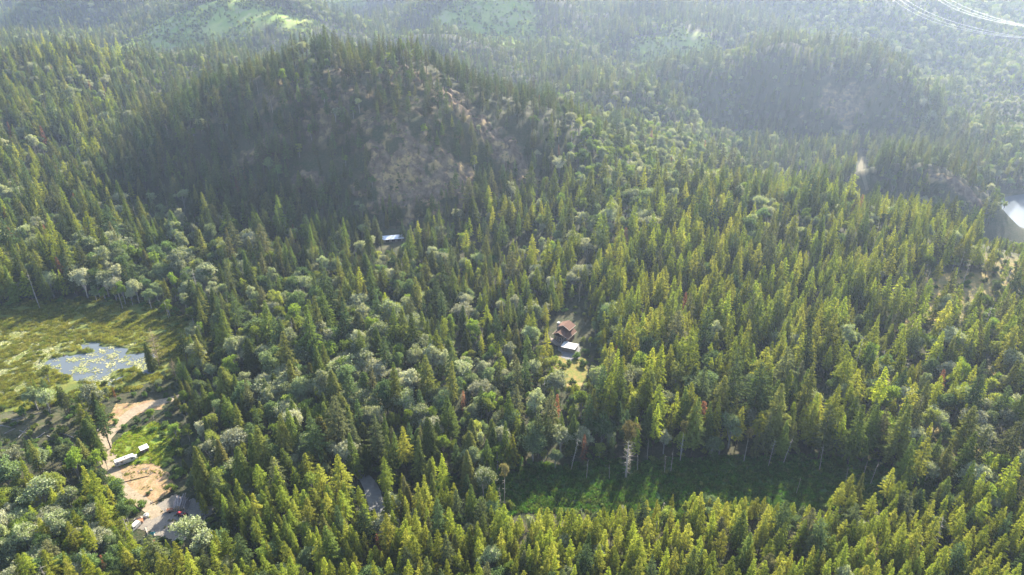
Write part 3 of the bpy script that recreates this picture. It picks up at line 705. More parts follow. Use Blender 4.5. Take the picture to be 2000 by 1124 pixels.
def gridpts(y0, y1, sp, seed):
    r = np.random.RandomState(seed); xs, ys = [], []
    for y in np.arange(y0, y1, sp):
        w = .80*y + 60; x = np.arange(-w, w, sp); xs.append(x + r.uniform(-.45, .45, len(x))*sp); ys.append(y + r.uniform(-.45, .45, len(x))*sp)
    return np.concatenate(xs), np.concatenate(ys)
px_all = []
for (y0, y1, sp, seed, zoomed) in ((150, 222, 4.4, 1, 1), (222, 460, 6.3, 2, 1), (460, 1000, 7.6, 3, 1), (1000, 1800, 9.4, 4, 1.05), (1800, 3300, 13, 5, 1.15)):
    x, y = gridpts(y0, y1, sp, seed); z = height(x, y); px, py, Zc = project(x, y, z)
    ok = (px > -260) & (px < 2260) & (py < 1420)
    x, y, z, px, py = (a[ok] for a in (x, y, z, px, py))
    n = len(x); r = np.random.RandomState(seed+90)
    # chance of broad leaves
    pb = .20 + .42*sstep(-.02, .28, fbm(x/70, y/70, 3, 91))
    def g(cx, cy, rx, ry, v):
        return v*np.exp(-((px-cx)/rx)**2-((py-cy)/ry)**2)
    pb = pb*(1-.8*np.exp(-((px-1500)/420)**2-((py-600)/170)**2)) * (1-.7*sstep(500, 800, px)*sstep(980, 1060, py))
    pb += g(1230, 310, 230, 70, .45) + g(60, 1000, 240, 150, .85) + g(660, 700, 230, 90, .38) + g(300, 560, 320, 90, .3) + g(1270, 330, 170, 80, .5) + g(1880, 850, 150, 120, .5) + g(1430, 780, 110, 60, .35) + g(1700, 840, 70, 60, .45) + g(250, 230, 260, 70, .25) + g(930, 640, 130, 50, .25) + g(950, 730, 80, 50, .25)
    pb += g(900, 560, 260, 60, .2) + g(560, 470, 300, 50, .2) + g(1400, 250, 200, 60, .2) + g(800, 120, 500, 60, .15)
    pb = np.maximum(pb, .85*sstep(560, 760, x+.1*(y-900))*sstep(700, 900, y)*sstep(3000, 2200, y))
    pb += .05*sstep(1000, 1400, y)
    bro = r.rand(n) < np.clip(pb, 0, .9)
    # young bright stands against old dark ones, plus tones painting sun and shade
    light = np.maximum(sstep(940, 1000, py), np.exp(-((px-1480)/560)**4-((py-620)/240)**4))
    light = np.maximum(light, .35*sstep(300, 200, px))  # lighter firs at left put sunlight on the slopes into leaf colour
    u = r.rand(n); kind = np.where(u < light*.85, 0, np.where(u < .6+.3*light, 1, 2))     # fir_light, fir_mid, fir_dark
    ced = (r.rand(n) < .22*np.exp(-((px-620)/420)**2-((py-760)/230)**2)*2.2); kind = np.where(ced & (kind > 0), 3, kind)
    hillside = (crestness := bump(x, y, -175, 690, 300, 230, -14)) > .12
    kind = np.where(hillside & (r.rand(n) < .85), 2, kind); bro = bro & ~(hillside & (r.rand(n) < .8))  # dark firs paint the shade of the hill face into the foliage
    kind = np.where(bro, np.where(r.rand(n) < .42, 6, np.where(r.rand(n) < .55, 5, 4)), kind)   # 4 maple, 5 maple_dark, 6 alder
    kind = np.where((r.rand(n) < .028) & (y < 1000), 7, kind); kind = np.where((r.rand(n) < .006) & (y < 1000), 8, kind); bro = bro & (kind < 7)
    names = ['fir_light', 'fir_mid', 'fir_dark', 'cedar', 'maple', 'maple_dark', 'alder', 'snag', 'rust_fir']
    rm, cm = rockmask(x, y), clearmask(x, y)
    keep = r.rand(n) > .94*np.clip(rm*1.4, 0, 1)
    keep &= ~((cm > .4) & (r.rand(n) < .78)); keep &= ~(hillside & (z > 30) & (r.rand(n) < .22))
    # gaps in the stand
    gapn = fbm(x/26, y/26, 3, 95); keep &= ~((gapn > .42) & (r.rand(n) < .7))
    # dry openings on the far right of the near slope
    dry = sstep(-.02, .25, fbm(x/35, y/25, 3, 71))*sstep(150, 230, x-.25*y+60)*sstep(500, 430, y); keep &= r.rand(n) > .8*dry; kind = np.where((dry > .2) & (r.rand(n) < .2), 7, kind)
    keep &= ~((y < 218) & (px > 1150) & (r.rand(n) < .18))
    keep &= (lake_r(x, y) > 1.0) & (meadow_r(x, y) > 1.0) & (marsh_r(x, y) > 1.0)
    hs = (.66+.52*r.rand(n)) * (1-.35*r.rand(n)*(r.rand(n) < .35))
    hs *= 1 - .22*hillside - .38*(rm > .1)
    hs *= np.where(cm > .4, .25+.35*r.rand(n)**2, 1)*zoomed
    stand = fbm(x/110, y/110, 2, 97); hs *= 1 + np.where(y > 1000, .42, .22)*np.clip(stand*2, -1, 1)*(y > 230)
    hs *= np.where(bro, .95, 1.0)
    hs = np.where((y < 222), .80*hs**.5, hs)
    for i in np.nonzero(keep)[0]: pass
    idx = np.nonzero(keep)[0]
    sel = dict(x=x[idx], y=y[idx], z=z[idx], k=kind[idx], s=hs[idx], px=px[idx], py=py[idx], cm=cm[idx])
    var = r.randint(0, 60, len(idx)); rz = r.rand(len(idx))*6.28; wob = .74+.56*r.rand(len(idx))
    Hn = np.array([SH[names[k]][v % len(SH[names[k]])]['H'] for k, v in zip(sel['k'], var)])*sel['s']
    Rn = np.array([SH[names[k]][v % len(SH[names[k]])]['R'] for k, v in zip(sel['k'], var)])*sel['s']
    if y0 < 1000:
        # trees that would hide open ground or shade what lies in the sun stay small or are left out
        for tries, f in enumerate((1.0, .7, .45)):
            bad = shows(sel['x'], sel['y'], sel['z'], Hn, Rn) | shades(sel['x'], sel['y'], Hn, Rn)
            if tries < 2:
                nf = (.7 if tries == 0 else .64); sel['s'] = np.where(bad, sel['s']*nf, sel['s']); Hn = np.where(bad, Hn*nf, Hn); Rn = np.where(bad, Rn*nf, Rn)
        good = ~bad
        d2 = ((sel['x'][:, None]-nx_[None])**2 + (sel['y'][:, None]-ny_[None])**2).min(1); good &= d2 > 4.0**2
        # keep notable trees' faces clear
        for q in NOT:
            if q[6] is None: continue
            Hq = SH[q[2]][q[3]]['H']*q[4][2]
            near = (np.abs(sel['x']-q[0]*sel['y']/q[1]) < 3.5) & (sel['y'] < q[1]) & (sel['y'] > q[1]-15); sel['s'] = np.where(near, sel['s']*.62, sel['s'])
    else: good = np.ones(len(idx), bool)
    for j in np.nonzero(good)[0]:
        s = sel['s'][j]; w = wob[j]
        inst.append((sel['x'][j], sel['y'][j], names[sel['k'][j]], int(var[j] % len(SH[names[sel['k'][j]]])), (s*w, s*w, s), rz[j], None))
    # undergrowth
    if y0 < 460:
        xb, yb = gridpts(y0, y1, 4.6, seed+40); zb = height(xb, yb); pb_, qb_, _ = project(xb, yb, zb)
        r2 = np.random.RandomState(seed+60); okb = (pb_ > -60) & (pb_ < 2060) & (qb_ < 1250) & (r2.rand(len(xb)) < .42) & (meadow_r(xb, yb) > 1.0) & (marsh_r(xb, yb) > 1.0)
        for k_ in ('yard', 'dirt', 'lawn', 'topyard', 'lane', 'house', 'pad', 'shed'): okb &= ~inpoly(pb_, qb_, OUT[k_])
        okb &= ~shades(xb, yb, 2.5, 1.5)
        for j in np.nonzero(okb)[0]:
            s = .6+.8*r2.rand(); inst.append((xb[j], yb[j], 'bush', int(r2.randint(3)), (s, s, s*(.8+.4*r2.rand())), r2.rand()*6.28, None))
# bushes on open ground seen in the photograph
for (px_, py_, s) in ((330, 905, 1.1), (342, 918, 1.2), (335, 935, .9), (352, 930, 1.5), (300, 842, 1.2), (318, 852, 1.4), (325, 835, 1.3), (262, 838, .9), (340, 870, 1.5), (352, 890, 1.4), (330, 880, 1.0), (232, 950, 1.2), (240, 985, 1.4), (255, 990, 1.3), (262, 1002, 1.0), (246, 1006, 1.5), (228, 975, 1.5), (222, 945, 1.2),
        (1112, 712, 1.3), (1128, 700, 1.5), (1140, 715, 1.6), (1100, 718, 1.1), (1070, 668, 1.3), (1140, 668, 1.1), (1145, 690, 1.3), (205, 752, 1.1), (165, 762, 1.4), (180, 838, 1.3), (160, 852, 1.5), (225, 828, 1.0), (218, 815, 1.2), (290, 965, .6), (272, 905, .5), (120, 845, 1.4), (60, 850, 1.2)):
    x_, y_, z_ = P(px_, py_); inst.append((x_, y_, 'bush', rng.randint(3), (s, s, s*.9), rng.rand()*6.28, None))
r = np.random.RandomState(8)
for (x0, x1, y0_, y1_, n, fn, s0) in ((-40, 200, 210, 275, 420, meadow_r, .5), (-360, -170, 300, 420, 70, marsh_r, .4)):
    for _ in range(n):
        x_, y_ = r.uniform(x0, x1), r.uniform(y0_, y1_)
        f_ = float(fn(np.array([x_]), np.array([y_]))[0]); 
        if f_ < 1.0 and (f_ > .7 or r.rand() < .5) and pond_r(np.array([x_]), np.array([y_]))[0] > 1.1:
            s = s0*(.6+.9*r.rand())*(1.3 if f_ > .85 else 1); inst.append((x_, y_, 'bush', r.randint(3), (s, s, s*.8), r.rand()*6.28, None))
IX = np.array([q[0] for q in inst], float); IY = np.array([q[1] for q in inst], float); IZ = height(IX, IY)
print("trees", len(inst))

# which of each kind show largest: a small picture of ids, painted far to near
W_, H_ = 1000, 562; ids = np.full((H_, W_), -1, np.int32)
Hs = np.array([SH[q[2]][q[3]]['H']*q[4][2] for q in inst]); Rs = np.array([SH[q[2]][q[3]]['R']*q[4][0] for q in inst])
bx, by_, bZ = project(IX, IY, IZ); tx_, ty_, _ = project(IX, IY, IZ+Hs)
near_ok = np.nonzero((IY < 620) & (bx > -120) & (bx < 2120))[0]
for i in near_ok[np.argsort(-bZ[near_ok])]:
    q = inst[i]; conif = q[2] in ('fir_light', 'fir_mid', 'fir_dark', 'cedar', 'rust_fir', 'pale_dead')
    rp = Rs[i]*FPX/bZ[i]/2; y0p, y1p = ty_[i]/2, by_[i]/2
    if y1p < 0 or y0p >= H_: continue
    n_ = max(1, int(y1p-y0p))
    for yy in range(max(0, int(y0p)), min(H_, int(y1p)+1)):
        f = (yy-y0p)/max(1e-6, y1p-y0p); w = rp*(f**.75 if conif else math.sin(math.pi*min(1, max(.04, f*.85+.1)))) if q[2] != 'snag' else .4
        if f > .9: w *= .3
        xc = (tx_[i]+(bx[i]-tx_[i])*f)/2; a, b = int(max(0, xc-w)), int(min(W_-1, xc+w))
        if b >= a and a < W_ and b >= 0: ids[yy, a:b+1] = i
cnt = np.bincount(ids[ids >= 0], minlength=len(inst))
CAT = {'fir_light': ('fir_tree', 'fir tree'), 'fir_mid': ('fir_tree', 'fir tree'), 'fir_dark': ('fir_tree', 'fir tree'), 'cedar': ('cedar_tree', 'cedar tree'),
       'rust_fir': ('dying_fir_tree', 'dead conifer'), 'pale_dead': ('dying_fir_tree', 'dead conifer'), 'maple': ('maple_tree', 'maple tree'), 'maple_dark': ('maple_tree', 'maple tree'),
       'alder': ('alder_tree', 'alder tree'), 'bush': ('bush', 'bush'), 'snag': ('dead_snag', 'dead tree'), 'tall_bare': ('pine_tree', 'pine tree'), 'tuft': ('pine_tree', 'pine tree')}
LIMIT = {'fir tree': 296, 'cedar tree': 250, 'maple tree': 290, 'alder tree': 250, 'bush': 200, 'dead tree': 200, 'dead conifer': 200, 'pine tree': 200}
solo = np.zeros(len(inst), bool); used_n = {}
order = np.argsort(-cnt)
for i in range(len(NOT)): solo[i] = True; used_n[CAT[inst[i][2]][1]] = used_n.get(CAT[inst[i][2]][1], 0)+1
for i in order:
    if cnt[i] < (4 if inst[i][2] != 'snag' else 1): break
    c_ = CAT[inst[i][2]][1]
    if solo[i] or used_n.get(c_, 0) >= LIMIT[c_]: continue
    solo[i] = True; used_n[c_] = used_n.get(c_, 0)+1
print("individual", used_n)

# ---- labels: what it looks like + the nearest thing one can find in the photograph
LM = [(240, 897, 'the white camping trailer'), (283, 877, 'the white-roofed shed'), (352, 985, 'the log pile'), (356, 1006, 'the red tractor'), (265, 1028, 'the white van'), (200, 870, 'the pale gravel bend'),
      (1100, 640, 'the brown-roofed house'), (1112, 675, 'the flat white garage roof'), (766, 463, 'the long metal roof'), (160, 700, 'the lily pond'), (20, 690, 'the yellow marsh'), (720, 960, 'the dark gravel lane'),
      (315, 680, 'the bare tan fir'), (1222, 860, 'the spiky half-dead pine'), (842, 850, 'the broad dark cedar'), (378, 1040, 'the wide silvery maple'), (1087, 790, 'the rust-red fir'), (742, 1060, 'the small rust-red fir'),
      (742, 730, 'the largest silver maple'), (812, 640, 'the towering round maple'), (1297, 790, 'the whitish maple'), (1420, 770, 'the maple among firs'), (1770, 860, 'the grey-white maple'), (1332, 610, 'the tall reddish fir'),
      (1945, 450, 'the lake'), (800, 340, 'the bald rock face'), (960, 250, 'the golden rocky crest'), (1640, 300, 'the twin-crowned maple'), (1310, 385, 'the pale cream tree'), (1640, 190, 'the grey cliff'), (105, 560, 'the pale marsh-edge maple'),
      (195, 580, 'the big round grey tree'), (510, 610, 'the yellow-topped maple'), (932, 505, 'the paired pale maples'), (466, 990, 'the lone pointed fir'), (1120, 730, 'the dry yellow grass'), (1000, 960, 'the meadow end'),
      (1250, 945, 'the dark green meadow'), (1550, 950, 'the meadow snags'), (1400, 1040, 'the tan forest floor'), (1900, 1060, 'the bottom right corner'), (60, 1080, 'the bottom left corner'), (1000, 1090, 'the bottom edge centre'), (540, 1080, 'the lower left slope'),
      (1680, 1090, 'the bottom edge firs'), (1760, 780, 'the dry orange opening'), (1900, 650, 'the leaning bare poles'), (1550, 700, 'the bright slope middle'), (1500, 480, 'the slope crest'), (1750, 480, 'the crest above the lake'),
      (600, 870, 'the dark valley trees'), (60, 900, 'the left slash ground'), (40, 520, 'the left hill foot'), (690, 170, 'the wooded hilltop'), (400, 330, 'the shaded hill face'), (1100, 560, 'the valley behind the house')]
LX = np.array([q[0] for q in LM], float); LY = np.array([q[1] for q in LM], float)
LOOK = {'fir_light': 'bright yellow-green open fir', 'fir_mid': 'full green pointed fir', 'fir_dark': 'dark ragged-topped fir', 'cedar': 'dense drooping dark cedar', 'rust_fir': 'rust-brown dead fir', 'pale_dead': 'bare tan dead fir',
        'maple': 'pale silvery round maple', 'maple_dark': 'grey-green round maple', 'alder': 'leafy light green alder', 'bush': 'low green bush', 'snag': 'bare grey dead trunk', 'tall_bare': 'half-dead tall pine', 'tuft': 'bare-trunked tufted pine'}
ORD = ['nearest to', 'second nearest to', 'third nearest to', 'fourth nearest to', 'fifth nearest to']
sidx = np.nonzero(solo)[0]; mx_, my_ = (bx+tx_)/2, (by_*.5+ty_*.5)
buckets = {}
for i in sidx:
    if inst[i][6]: continue
    j = int(np.argmin((LX-mx_[i])**2+((LY-my_[i])*1.3)**2)); buckets.setdefault((inst[i][2], j), []).append((math.hypot(LX[j]-mx_[i], LY[j]-my_[i]), i))
LAB = {}
for (k, j), lst in buckets.items():
    lst.sort(); b0 = LOOK[k]; where = LM[j][2]
    hs_ = [Hs[i] for _, i in lst]
    for n_, (_, i) in enumerate(lst):
        if n_ < 5: LAB[i] = f"{b0}, {ORD[n_]} {where}"
        else:
            side = 'left' if mx_[i] < LX[j] else 'right'; ud = 'above' if my_[i] < LY[j] else 'below'
            LAB[i] = f"{b0} farther off, {ud} and {side} of {where}"
for i in sidx:
    x_, y_, kind_, var_, sc_, rz_, lab_ = inst[i]; sh = SH[kind_][var_]; nm, cat = CAT[kind_]
    lean = [rng.randn()*.012, rng.randn()*.012] if kind_ != 'snag' else [rng.randn()*.05, rng.randn()*.05]
    grp = {'fir tree': 'fir trees of the forest', 'cedar tree': 'cedar trees of the forest', 'maple tree': 'maple trees of the forest', 'alder tree': 'alder trees of the forest', 'bush': 'bushes of the undergrowth', 'dead tree': 'dead grey trunks', 'dead conifer': 'dead and dying conifers', 'pine tree': 'half-bare pines at the meadow'}[cat]
    if sh['crown'] is None:
        o = link(nm, sh['trunk'], []); o.location = (x_, y_, IZ[i]-.15); o.rotation_euler = (lean[0], lean[1], rz_); o.scale = sc_
        tag(o, lab_ or LAB[i], cat, grp)
    else:
        o = empty(nm, (x_, y_, IZ[i]-.15), rz_, sc_); o.rotation_euler = (lean[0], lean[1], rz_)
        tag(o, lab_ or LAB[i], cat, grp)
        link('crown', sh['crown'], [], o)
        link('stem' if nm == 'bush' else 'trunk', sh['trunk'], [], o)

# ---- the rest, one object per mass
def scatter(name, groups, label, cat, pts, kinds):
    """one object: a cloud of points, each grown into one of several tree shapes by geometry nodes"""
    me = bpy.data.meshes.new(name); me.vertices.add(len(pts['x'])); me.vertices.foreach_set("co", np.stack([pts['x'], pts['y'], pts['z']], -1).astype(np.float32).ravel())
    for an, ty, dt in (("kind_no", 'INT', pts['k'].astype(np.int32)), ("turn", 'FLOAT', pts['r'].astype(np.float32))):
        a = me.attributes.new(an, ty, 'POINT'); a.data.foreach_set("value", dt)
    a = me.attributes.new("size", 'FLOAT_VECTOR', 'POINT'); a.data.foreach_set("vector", pts['s'].astype(np.float32).ravel())
    me.update(); o = bpy.data.objects.new(name, me); C.objects.link(o)
    ng = bpy.data.node_groups.new(name, 'GeometryNodeTree'); ng.is_modifier = True
    ng.interface.new_socket("Geometry", in_out='INPUT', socket_type='NodeSocketGeometry'); ng.interface.new_socket("Geometry", in_out='OUTPUT', socket_type='NodeSocketGeometry')
    gi, go = ng.nodes.new("NodeGroupInput"), ng.nodes.new("NodeGroupOutput"); K = ng.links
    m2p = ng.nodes.new("GeometryNodeMeshToPoints"); K.new(gi.outputs[0], m2p.inputs[0])
    def attr(nm_, ty):
        n = ng.nodes.new("GeometryNodeInputNamedAttribute"); n.data_type = ty; n.inputs[0].default_value = nm_; return n.outputs[0]
    kn, tn, sn = attr("kind_no", 'INT'), attr("turn", 'FLOAT'), attr("size", 'FLOAT_VECTOR')
    cx = ng.nodes.new("ShaderNodeCombineXYZ"); K.new(tn, cx.inputs[2]); jn = ng.nodes.new("GeometryNodeJoinGeometry")
    for i, me_i in enumerate(kinds):
        src = bpy.data.objects.new(name+"_shape", me_i)          # holds a shape only, not linked to the scene
        oi = ng.nodes.new("GeometryNodeObjectInfo"); oi.inputs[0].default_value = src; oi.inputs[1].default_value = False
        cmp = ng.nodes.new("FunctionNodeCompare"); cmp.data_type = 'INT'; cmp.operation = 'EQUAL'; K.new(kn, cmp.inputs[2]); cmp.inputs[3].default_value = i
        ip = ng.nodes.new("GeometryNodeInstanceOnPoints"); K.new(m2p.outputs[0], ip.inputs["Points"]); K.new(cmp.outputs[0], ip.inputs["Selection"])
        K.new(oi.outputs["Geometry"], ip.inputs["Instance"]); K.new(cx.outputs[0], ip.inputs["Rotation"]); K.new(sn, ip.inputs["Scale"])
        K.new(ip.outputs[0], jn.inputs[0])
    K.new(jn.outputs[0], go.inputs[0])
    md = o.modifiers.new("grow", 'NODES'); md.node_group = ng
    return tag(o, label, cat, kind="stuff")
def merged(sh):
    if sh.get('both') is None:
        (c, t, cm_, tm_) = sh['raw']; V, F_ = join([c, t]); mi = np.r_[np.zeros(len(c[1]), int), np.ones(len(t[1]), int)]
        me = np_mesh("tree_shape", V, F_, mat_index=mi); me.materials.append(M[cm_]); me.materials.append(M[tm_]); sh['both'] = me
    return sh['both']
rest = np.nonzero(~solo)[0]
for name, label, cat, kk in (('conifer_forest', 'dense mass of green firs and cedars covering hills and valley', 'forest', ('fir_light', 'fir_mid', 'fir_dark', 'cedar')),
                             ('broadleaf_forest', 'rounded pale broadleaf trees massed among the distant conifers', 'forest', ('maple', 'maple_dark', 'alder')),
                             ('standing_deadwood', 'bare grey and rust-brown dead trees scattered through the forest', 'forest', ('snag', 'rust_fir')),
                             ('undergrowth', 'low green bushes filling the gaps between the trees', 'undergrowth', ('bush',))):
    shapes = [(k, v) for k in kk for v in range(len(SH[k]))]; num = {s: i for i, s in enumerate(shapes)}
    sel = [i for i in rest if inst[i][2] in kk]
    pts = dict(x=IX[sel], y=IY[sel], z=IZ[sel]-.15, k=np.array([num[(inst[i][2], inst[i][3])] for i in sel]), r=np.array([inst[i][5] for i in sel]), s=np.array([inst[i][4] for i in sel]))
    scatter(name, None, label, cat, pts, [SH[k][v]['trunk'] if SH[k][v]['crown'] is None else merged(SH[k][v]) for k, v in shapes])

# ---------------------------------------------------------------- made things
M['white_paint'] = plain('white_paint', (.50, .49, .46), (.43, .42, .39), 1.5, .45, .4, grime=(.48, .46, .42))
M['roof_white'] = plain('roof_white', (.56, .54, .50), (.47, .45, .41), .8, .6, .3, grime=(.55, .53, .48))
M['dark_glass'] = plain('dark_glass', (.02, .025, .03), (.03, .035, .04), 1, .08, .8)
M['rubber'] = plain('rubber', (.02, .02, .02), (.035, .033, .03), 3, .9, .2)
M['steel'] = plain('steel', (.35, .35, .36), (.22, .21, .2), 3, .5, .5, metal=.6)
M['red_paint'] = plain('red_paint', (.45, .035, .03), (.33, .03, .025), 2, .4, .5)
M['shingle'] = plain('shingle', (.145, .075, .048), (.105, .055, .038), 2.2, .9, .2, stretch=(1, 1, 3), bump_=.5, grime=(.17, .09, .06))
M['cedar_wall'] = plain('cedar_wall', (.16, .075, .038), (.11, .055, .03), 2, .8, .2, stretch=(1, 1, .2))
M['trim'] = plain('trim', (.40, .33, .26), (.32, .26, .20), 2, .7, .2)
M['deck_wood'] = plain('deck_wood', (.27, .215, .175), (.20, .16, .13), 3, .85, .2, stretch=(1, 5, 1))
M['stone'] = plain('stone', (.25, .23, .20), (.16, .15, .14), 2.5, .9, .2, bump_=.6)
M['log_bark'] = plain('log_bark', (.36, .31, .29), (.20, .165, .15), 3, .95, .1, stretch=(1, 1, .3))
M['log_end'] = plain('log_end', (.62, .48, .32), (.52, .38, .24), 6, .9, .1)
M['metal_roof'] = plain('metal_roof', (.62, .64, .68), (.52, .54, .58), 1.2, .4, .5, metal=.3, grime=(.42, .40, .38))
M['teal'] = plain('teal', (.03, .22, .22), (.02, .15, .16), 2, .6, .3)
M['orange_rust'] = plain('orange_rust', (.36, .15, .07), (.25, .10, .05), 2, .8, .2)
M['grey_wood'] = plain('grey_wood', (.28, .24, .20), (.18, .155, .13), 3, .9, .1, stretch=(.3, 1, 1))
M['wire'] = plain('wire', (.75, .75, .77), (.65, .65, .67), 1, .35, .6, metal=.3)

def heading(a, b):
    (x0, y0, z0), (x1, y1, z1) = P(*a), P(*b); return math.atan2(y1-y0, x1-x0)

# camping trailer -------------------------------------------------
def trailer():
    x, y, z = P(245, 905); rz = heading((230, 909), (262, 897))
    t = tag(empty('camping_trailer', (x, y, z+.05), rz), 'long white camping trailer parked between bright lawn and bare dirt', 'trailer')
    b = MB(); L2, W2, h0, h1 = 4.2, 1.25, .62, 3.0
    prof = [(-L2, h0+.25), (-L2+.35, h0), (L2-.5, h0), (L2, h0+.45), (L2+.0, h1-.75), (L2-.45, h1-.12), (L2-1.2, h1), (-L2+.3, h1), (-L2, h1-.25)]
    b.extrude_y(prof, -W2, W2).build('body', M['white_paint'], t, bevel=.05)
    rf = MB().box(-.3, 0, h1+.03, 7.4, 2.3, .06).build('roof', M['roof_white'], t)
    for vx, s in ((-2.6, .4), (-1.2, .35), (.6, .8)):
        MB().box(vx, .1 if s > .5 else -.2, h1+.16, s, s*.75, .2, taper=.85).build('roof_vent', M['steel'] if s < .5 else M['rubber'], rf)
    for wx, ww in ((-3.1, .9), (-1.3, 1.1), (2.9, .9)):
        w = MB().box(wx, -W2-.02, 1.95, ww, .05, .6).build('window', M['dark_glass'], t)
        MB().box(wx, -W2-.03, 2.28, ww+.12, .05, .06).box(wx, -W2-.03, 1.62, ww+.12, .05, .06).build('frame', M['trim'], w)
    d = MB().box(1.2, -W2-.03, 1.65, .72, .05, 1.9, 0).build('door', M['white_paint'], t); MB().box(.95, -W2-.09, 1.6, .06, .06, .16).build('handle', M['steel'], d)
    MB().box(-.2, -W2-.025, 1.15, 7.6, .03, .22).build('stripe', M['grey_wood'], t)
    MB().box(-.4, -W2-.14, 2.86, 4.4, .2, .16).build('awning', M['trim'], t)
    for wx in (-.5, .45):
        for sy in (-1, 1):
            MB().tube((wx, sy*(W2-.28), .36), (wx, sy*(W2+.0), .36), .36, n=14).build('wheel', M['rubber'], t)
    MB().tube((L2-.2, .7, .6), (L2+1.2, 0, .5), .06).tube((L2-.2, -.7, .6), (L2+1.2, 0, .5), .06).tube((L2+1.1, 0, 0), (L2+1.1, 0, .9), .05).build('hitch', M['steel'], t)
    tk = MB().tube((L2+.45, -.2, .55), (L2+.45, -.2, 1.15), .19, n=10).tube((L2+.45, .25, .55), (L2+.45, .25, 1.15), .19, n=10).build('gas_bottle', M['white_paint'], t)
trailer()
x, y, z = P(266, 893)
o = empty('storage_box', (x, y, z+.05), .4); tag(o, 'small white upright box at the hitch end of the trailer', 'box')
MB().box(0, 0, .55, .9, .8, 1.1).build('body', M['white_paint'], o, bevel=.03); MB().box(0, 0, 1.14, 1.0, .9, .08).build('lid', M['roof_white'], o)

# shed with a single white roof ------------------------------------
def shed():
    x, y, z = P(283, 882); rz = heading((276, 884), (290, 878))
    t = tag(empty('garden_shed', (x, y, z+.04), rz), 'small dark shed under a tilted white roof on the lawn', 'shed')
    s = MB()
    s.extrude_y([(-1.5, 0), (1.5, 0), (1.5, 2.0), (-1.5, 2.0)], -1.0, 1.0).build('wall', M['cedar_wall'], t)
    MB().add([(-1.9, -1.35, 2.08), (1.9, -1.35, 2.08), (1.9, 1.45, 2.75), (-1.9, 1.45, 2.75), (-1.9, -1.35, 2.0), (1.9, -1.35, 2.0), (1.9, 1.45, 2.67), (-1.9, 1.45, 2.67)],
             [(0, 1, 2, 3), (7, 6, 5, 4), (0, 4, 5, 1), (1, 5, 6, 2), (2, 6, 7, 3), (3, 7, 4, 0)]).build('roof', M['roof_white'], t)
    d = MB().box(-.3, -1.03, .95, .9, .06, 1.8).build('door', M['grey_wood'], t); MB().box(.05, -1.08, .95, .08, .05, .16).build('handle', M['steel'], d)
    for px_ in (-1.7, 1.7): MB().box(px_, -1.2, 1.0, .1, .1, 2.0).build('post', M['grey_wood'], t)
shed()

# log pile -----------------------------------------------------------
def logpile():
    x0, y0, z0 = P(353, 995); rr = np.random.RandomState(3); ax = R(100)
    rows = [(9, .0), (8, .5), (8, .98), (7, 1.42), (5, 1.85), (3, 2.25)]; n = 0
    for cnt_, zz in rows:
        for k in range(cnt_):
            u = (k-(cnt_-1)/2)*.62+rr.randn()*.08; r0 = .24+.09*rr.rand(); L_ = 4.2+rr.rand()*2.2; a = ax + rr.randn()*.10 - u*.06; el = .02+.10*rr.rand()+zz*.06
            d = np.array([math.cos(a)*math.cos(el), math.sin(a)*math.cos(el), math.sin(el)]); n += 1
            o = empty('log', (x0+u, y0-1.0+rr.randn()*.35, z0+.32+zz)); tag(o, 'cut log in the big log pile at the shaded edge of the yard', 'log', 'logs stacked in the yard pile')
            p0, p1 = np.zeros(3), d*L_
            MB().tube(p0, p1, r0, r0*.8, n=9).build('bark', M['log_bark'], o)
            MB().tube(p0-d*.03, p0, r0*.9, n=9).tube(p1, p1+d*.03, r0*.72, n=9).build('cut_end', M['log_end'], o)
logpile()

# tractor ------------------------------------------------------------
def tractor():
    x, y, z = P(357, 1009); t = tag(empty('tractor', (x, y, z+.08), R(155), 1.15), 'red tractor with grey front loader beside the log pile', 'tractor')
    MB().box(1.15, 0, 1.15, 1.7, .75, .75, taper=.9).build('hood', M['red_paint'], t, bevel=.06)
    MB().box(-.2, 0, .95, 2.2, .6, .45).build('chassis', M['steel'], t)
    MB().box(-.9, 0, 1.3, .9, 1.35, .5).build('fender', M['red_paint'], t, bevel=.08)
    s = MB().box(-.75, 0, 1.65, .5, .5, .12).box(-.98, 0, 1.95, .1, .5, .55).build('seat', M['rubber'], t)
    MB().tube((-1.1, -.55, 1.4), (-1.1, -.55, 2.5), .04).tube((-1.1, .55, 1.4), (-1.1, .55, 2.5), .04).tube((-1.1, -.55, 2.5), (-1.1, .55, 2.5), .04).build('roll_bar', M['steel'], t)
    MB().tube((.1, 0, 1.5), (-.15, 0, 1.85), .03).tube((-.18, -.2, 1.86), (-.12, .2, 1.86), .03).build('steering_wheel', M['rubber'], t)
    for wx, r0, w in ((-.95, .78, .42), (1.45, .5, .3)):
        for sy in (-1, 1):
            w_ = MB().tube((wx, sy*.62, r0), (wx, sy*(.62+w), r0), r0, n=18).build('wheel', M['rubber'], t)
            MB().tube((wx, sy*(.63+w), r0), (wx, sy*(.66+w), r0), r0*.5, n=12).build('rim', M['white_paint'], w_)
    ld = MB()
    for sy in (-1, 1): ld.tube((.2, sy*.52, 1.5), (2.4, sy*.52, .95), .07).tube((.2, sy*.52, .8), (.2, sy*.52, 1.5), .07)
    ld.build('loader_arm', M['red_paint'], t)
    MB().extrude_y([(2.4, .35), (3.1, .2), (3.15, .27), (2.55, .5), (2.5, 1.05), (2.4, 1.05)], -.85, .85).build('bucket', M['steel'], t)
tractor()

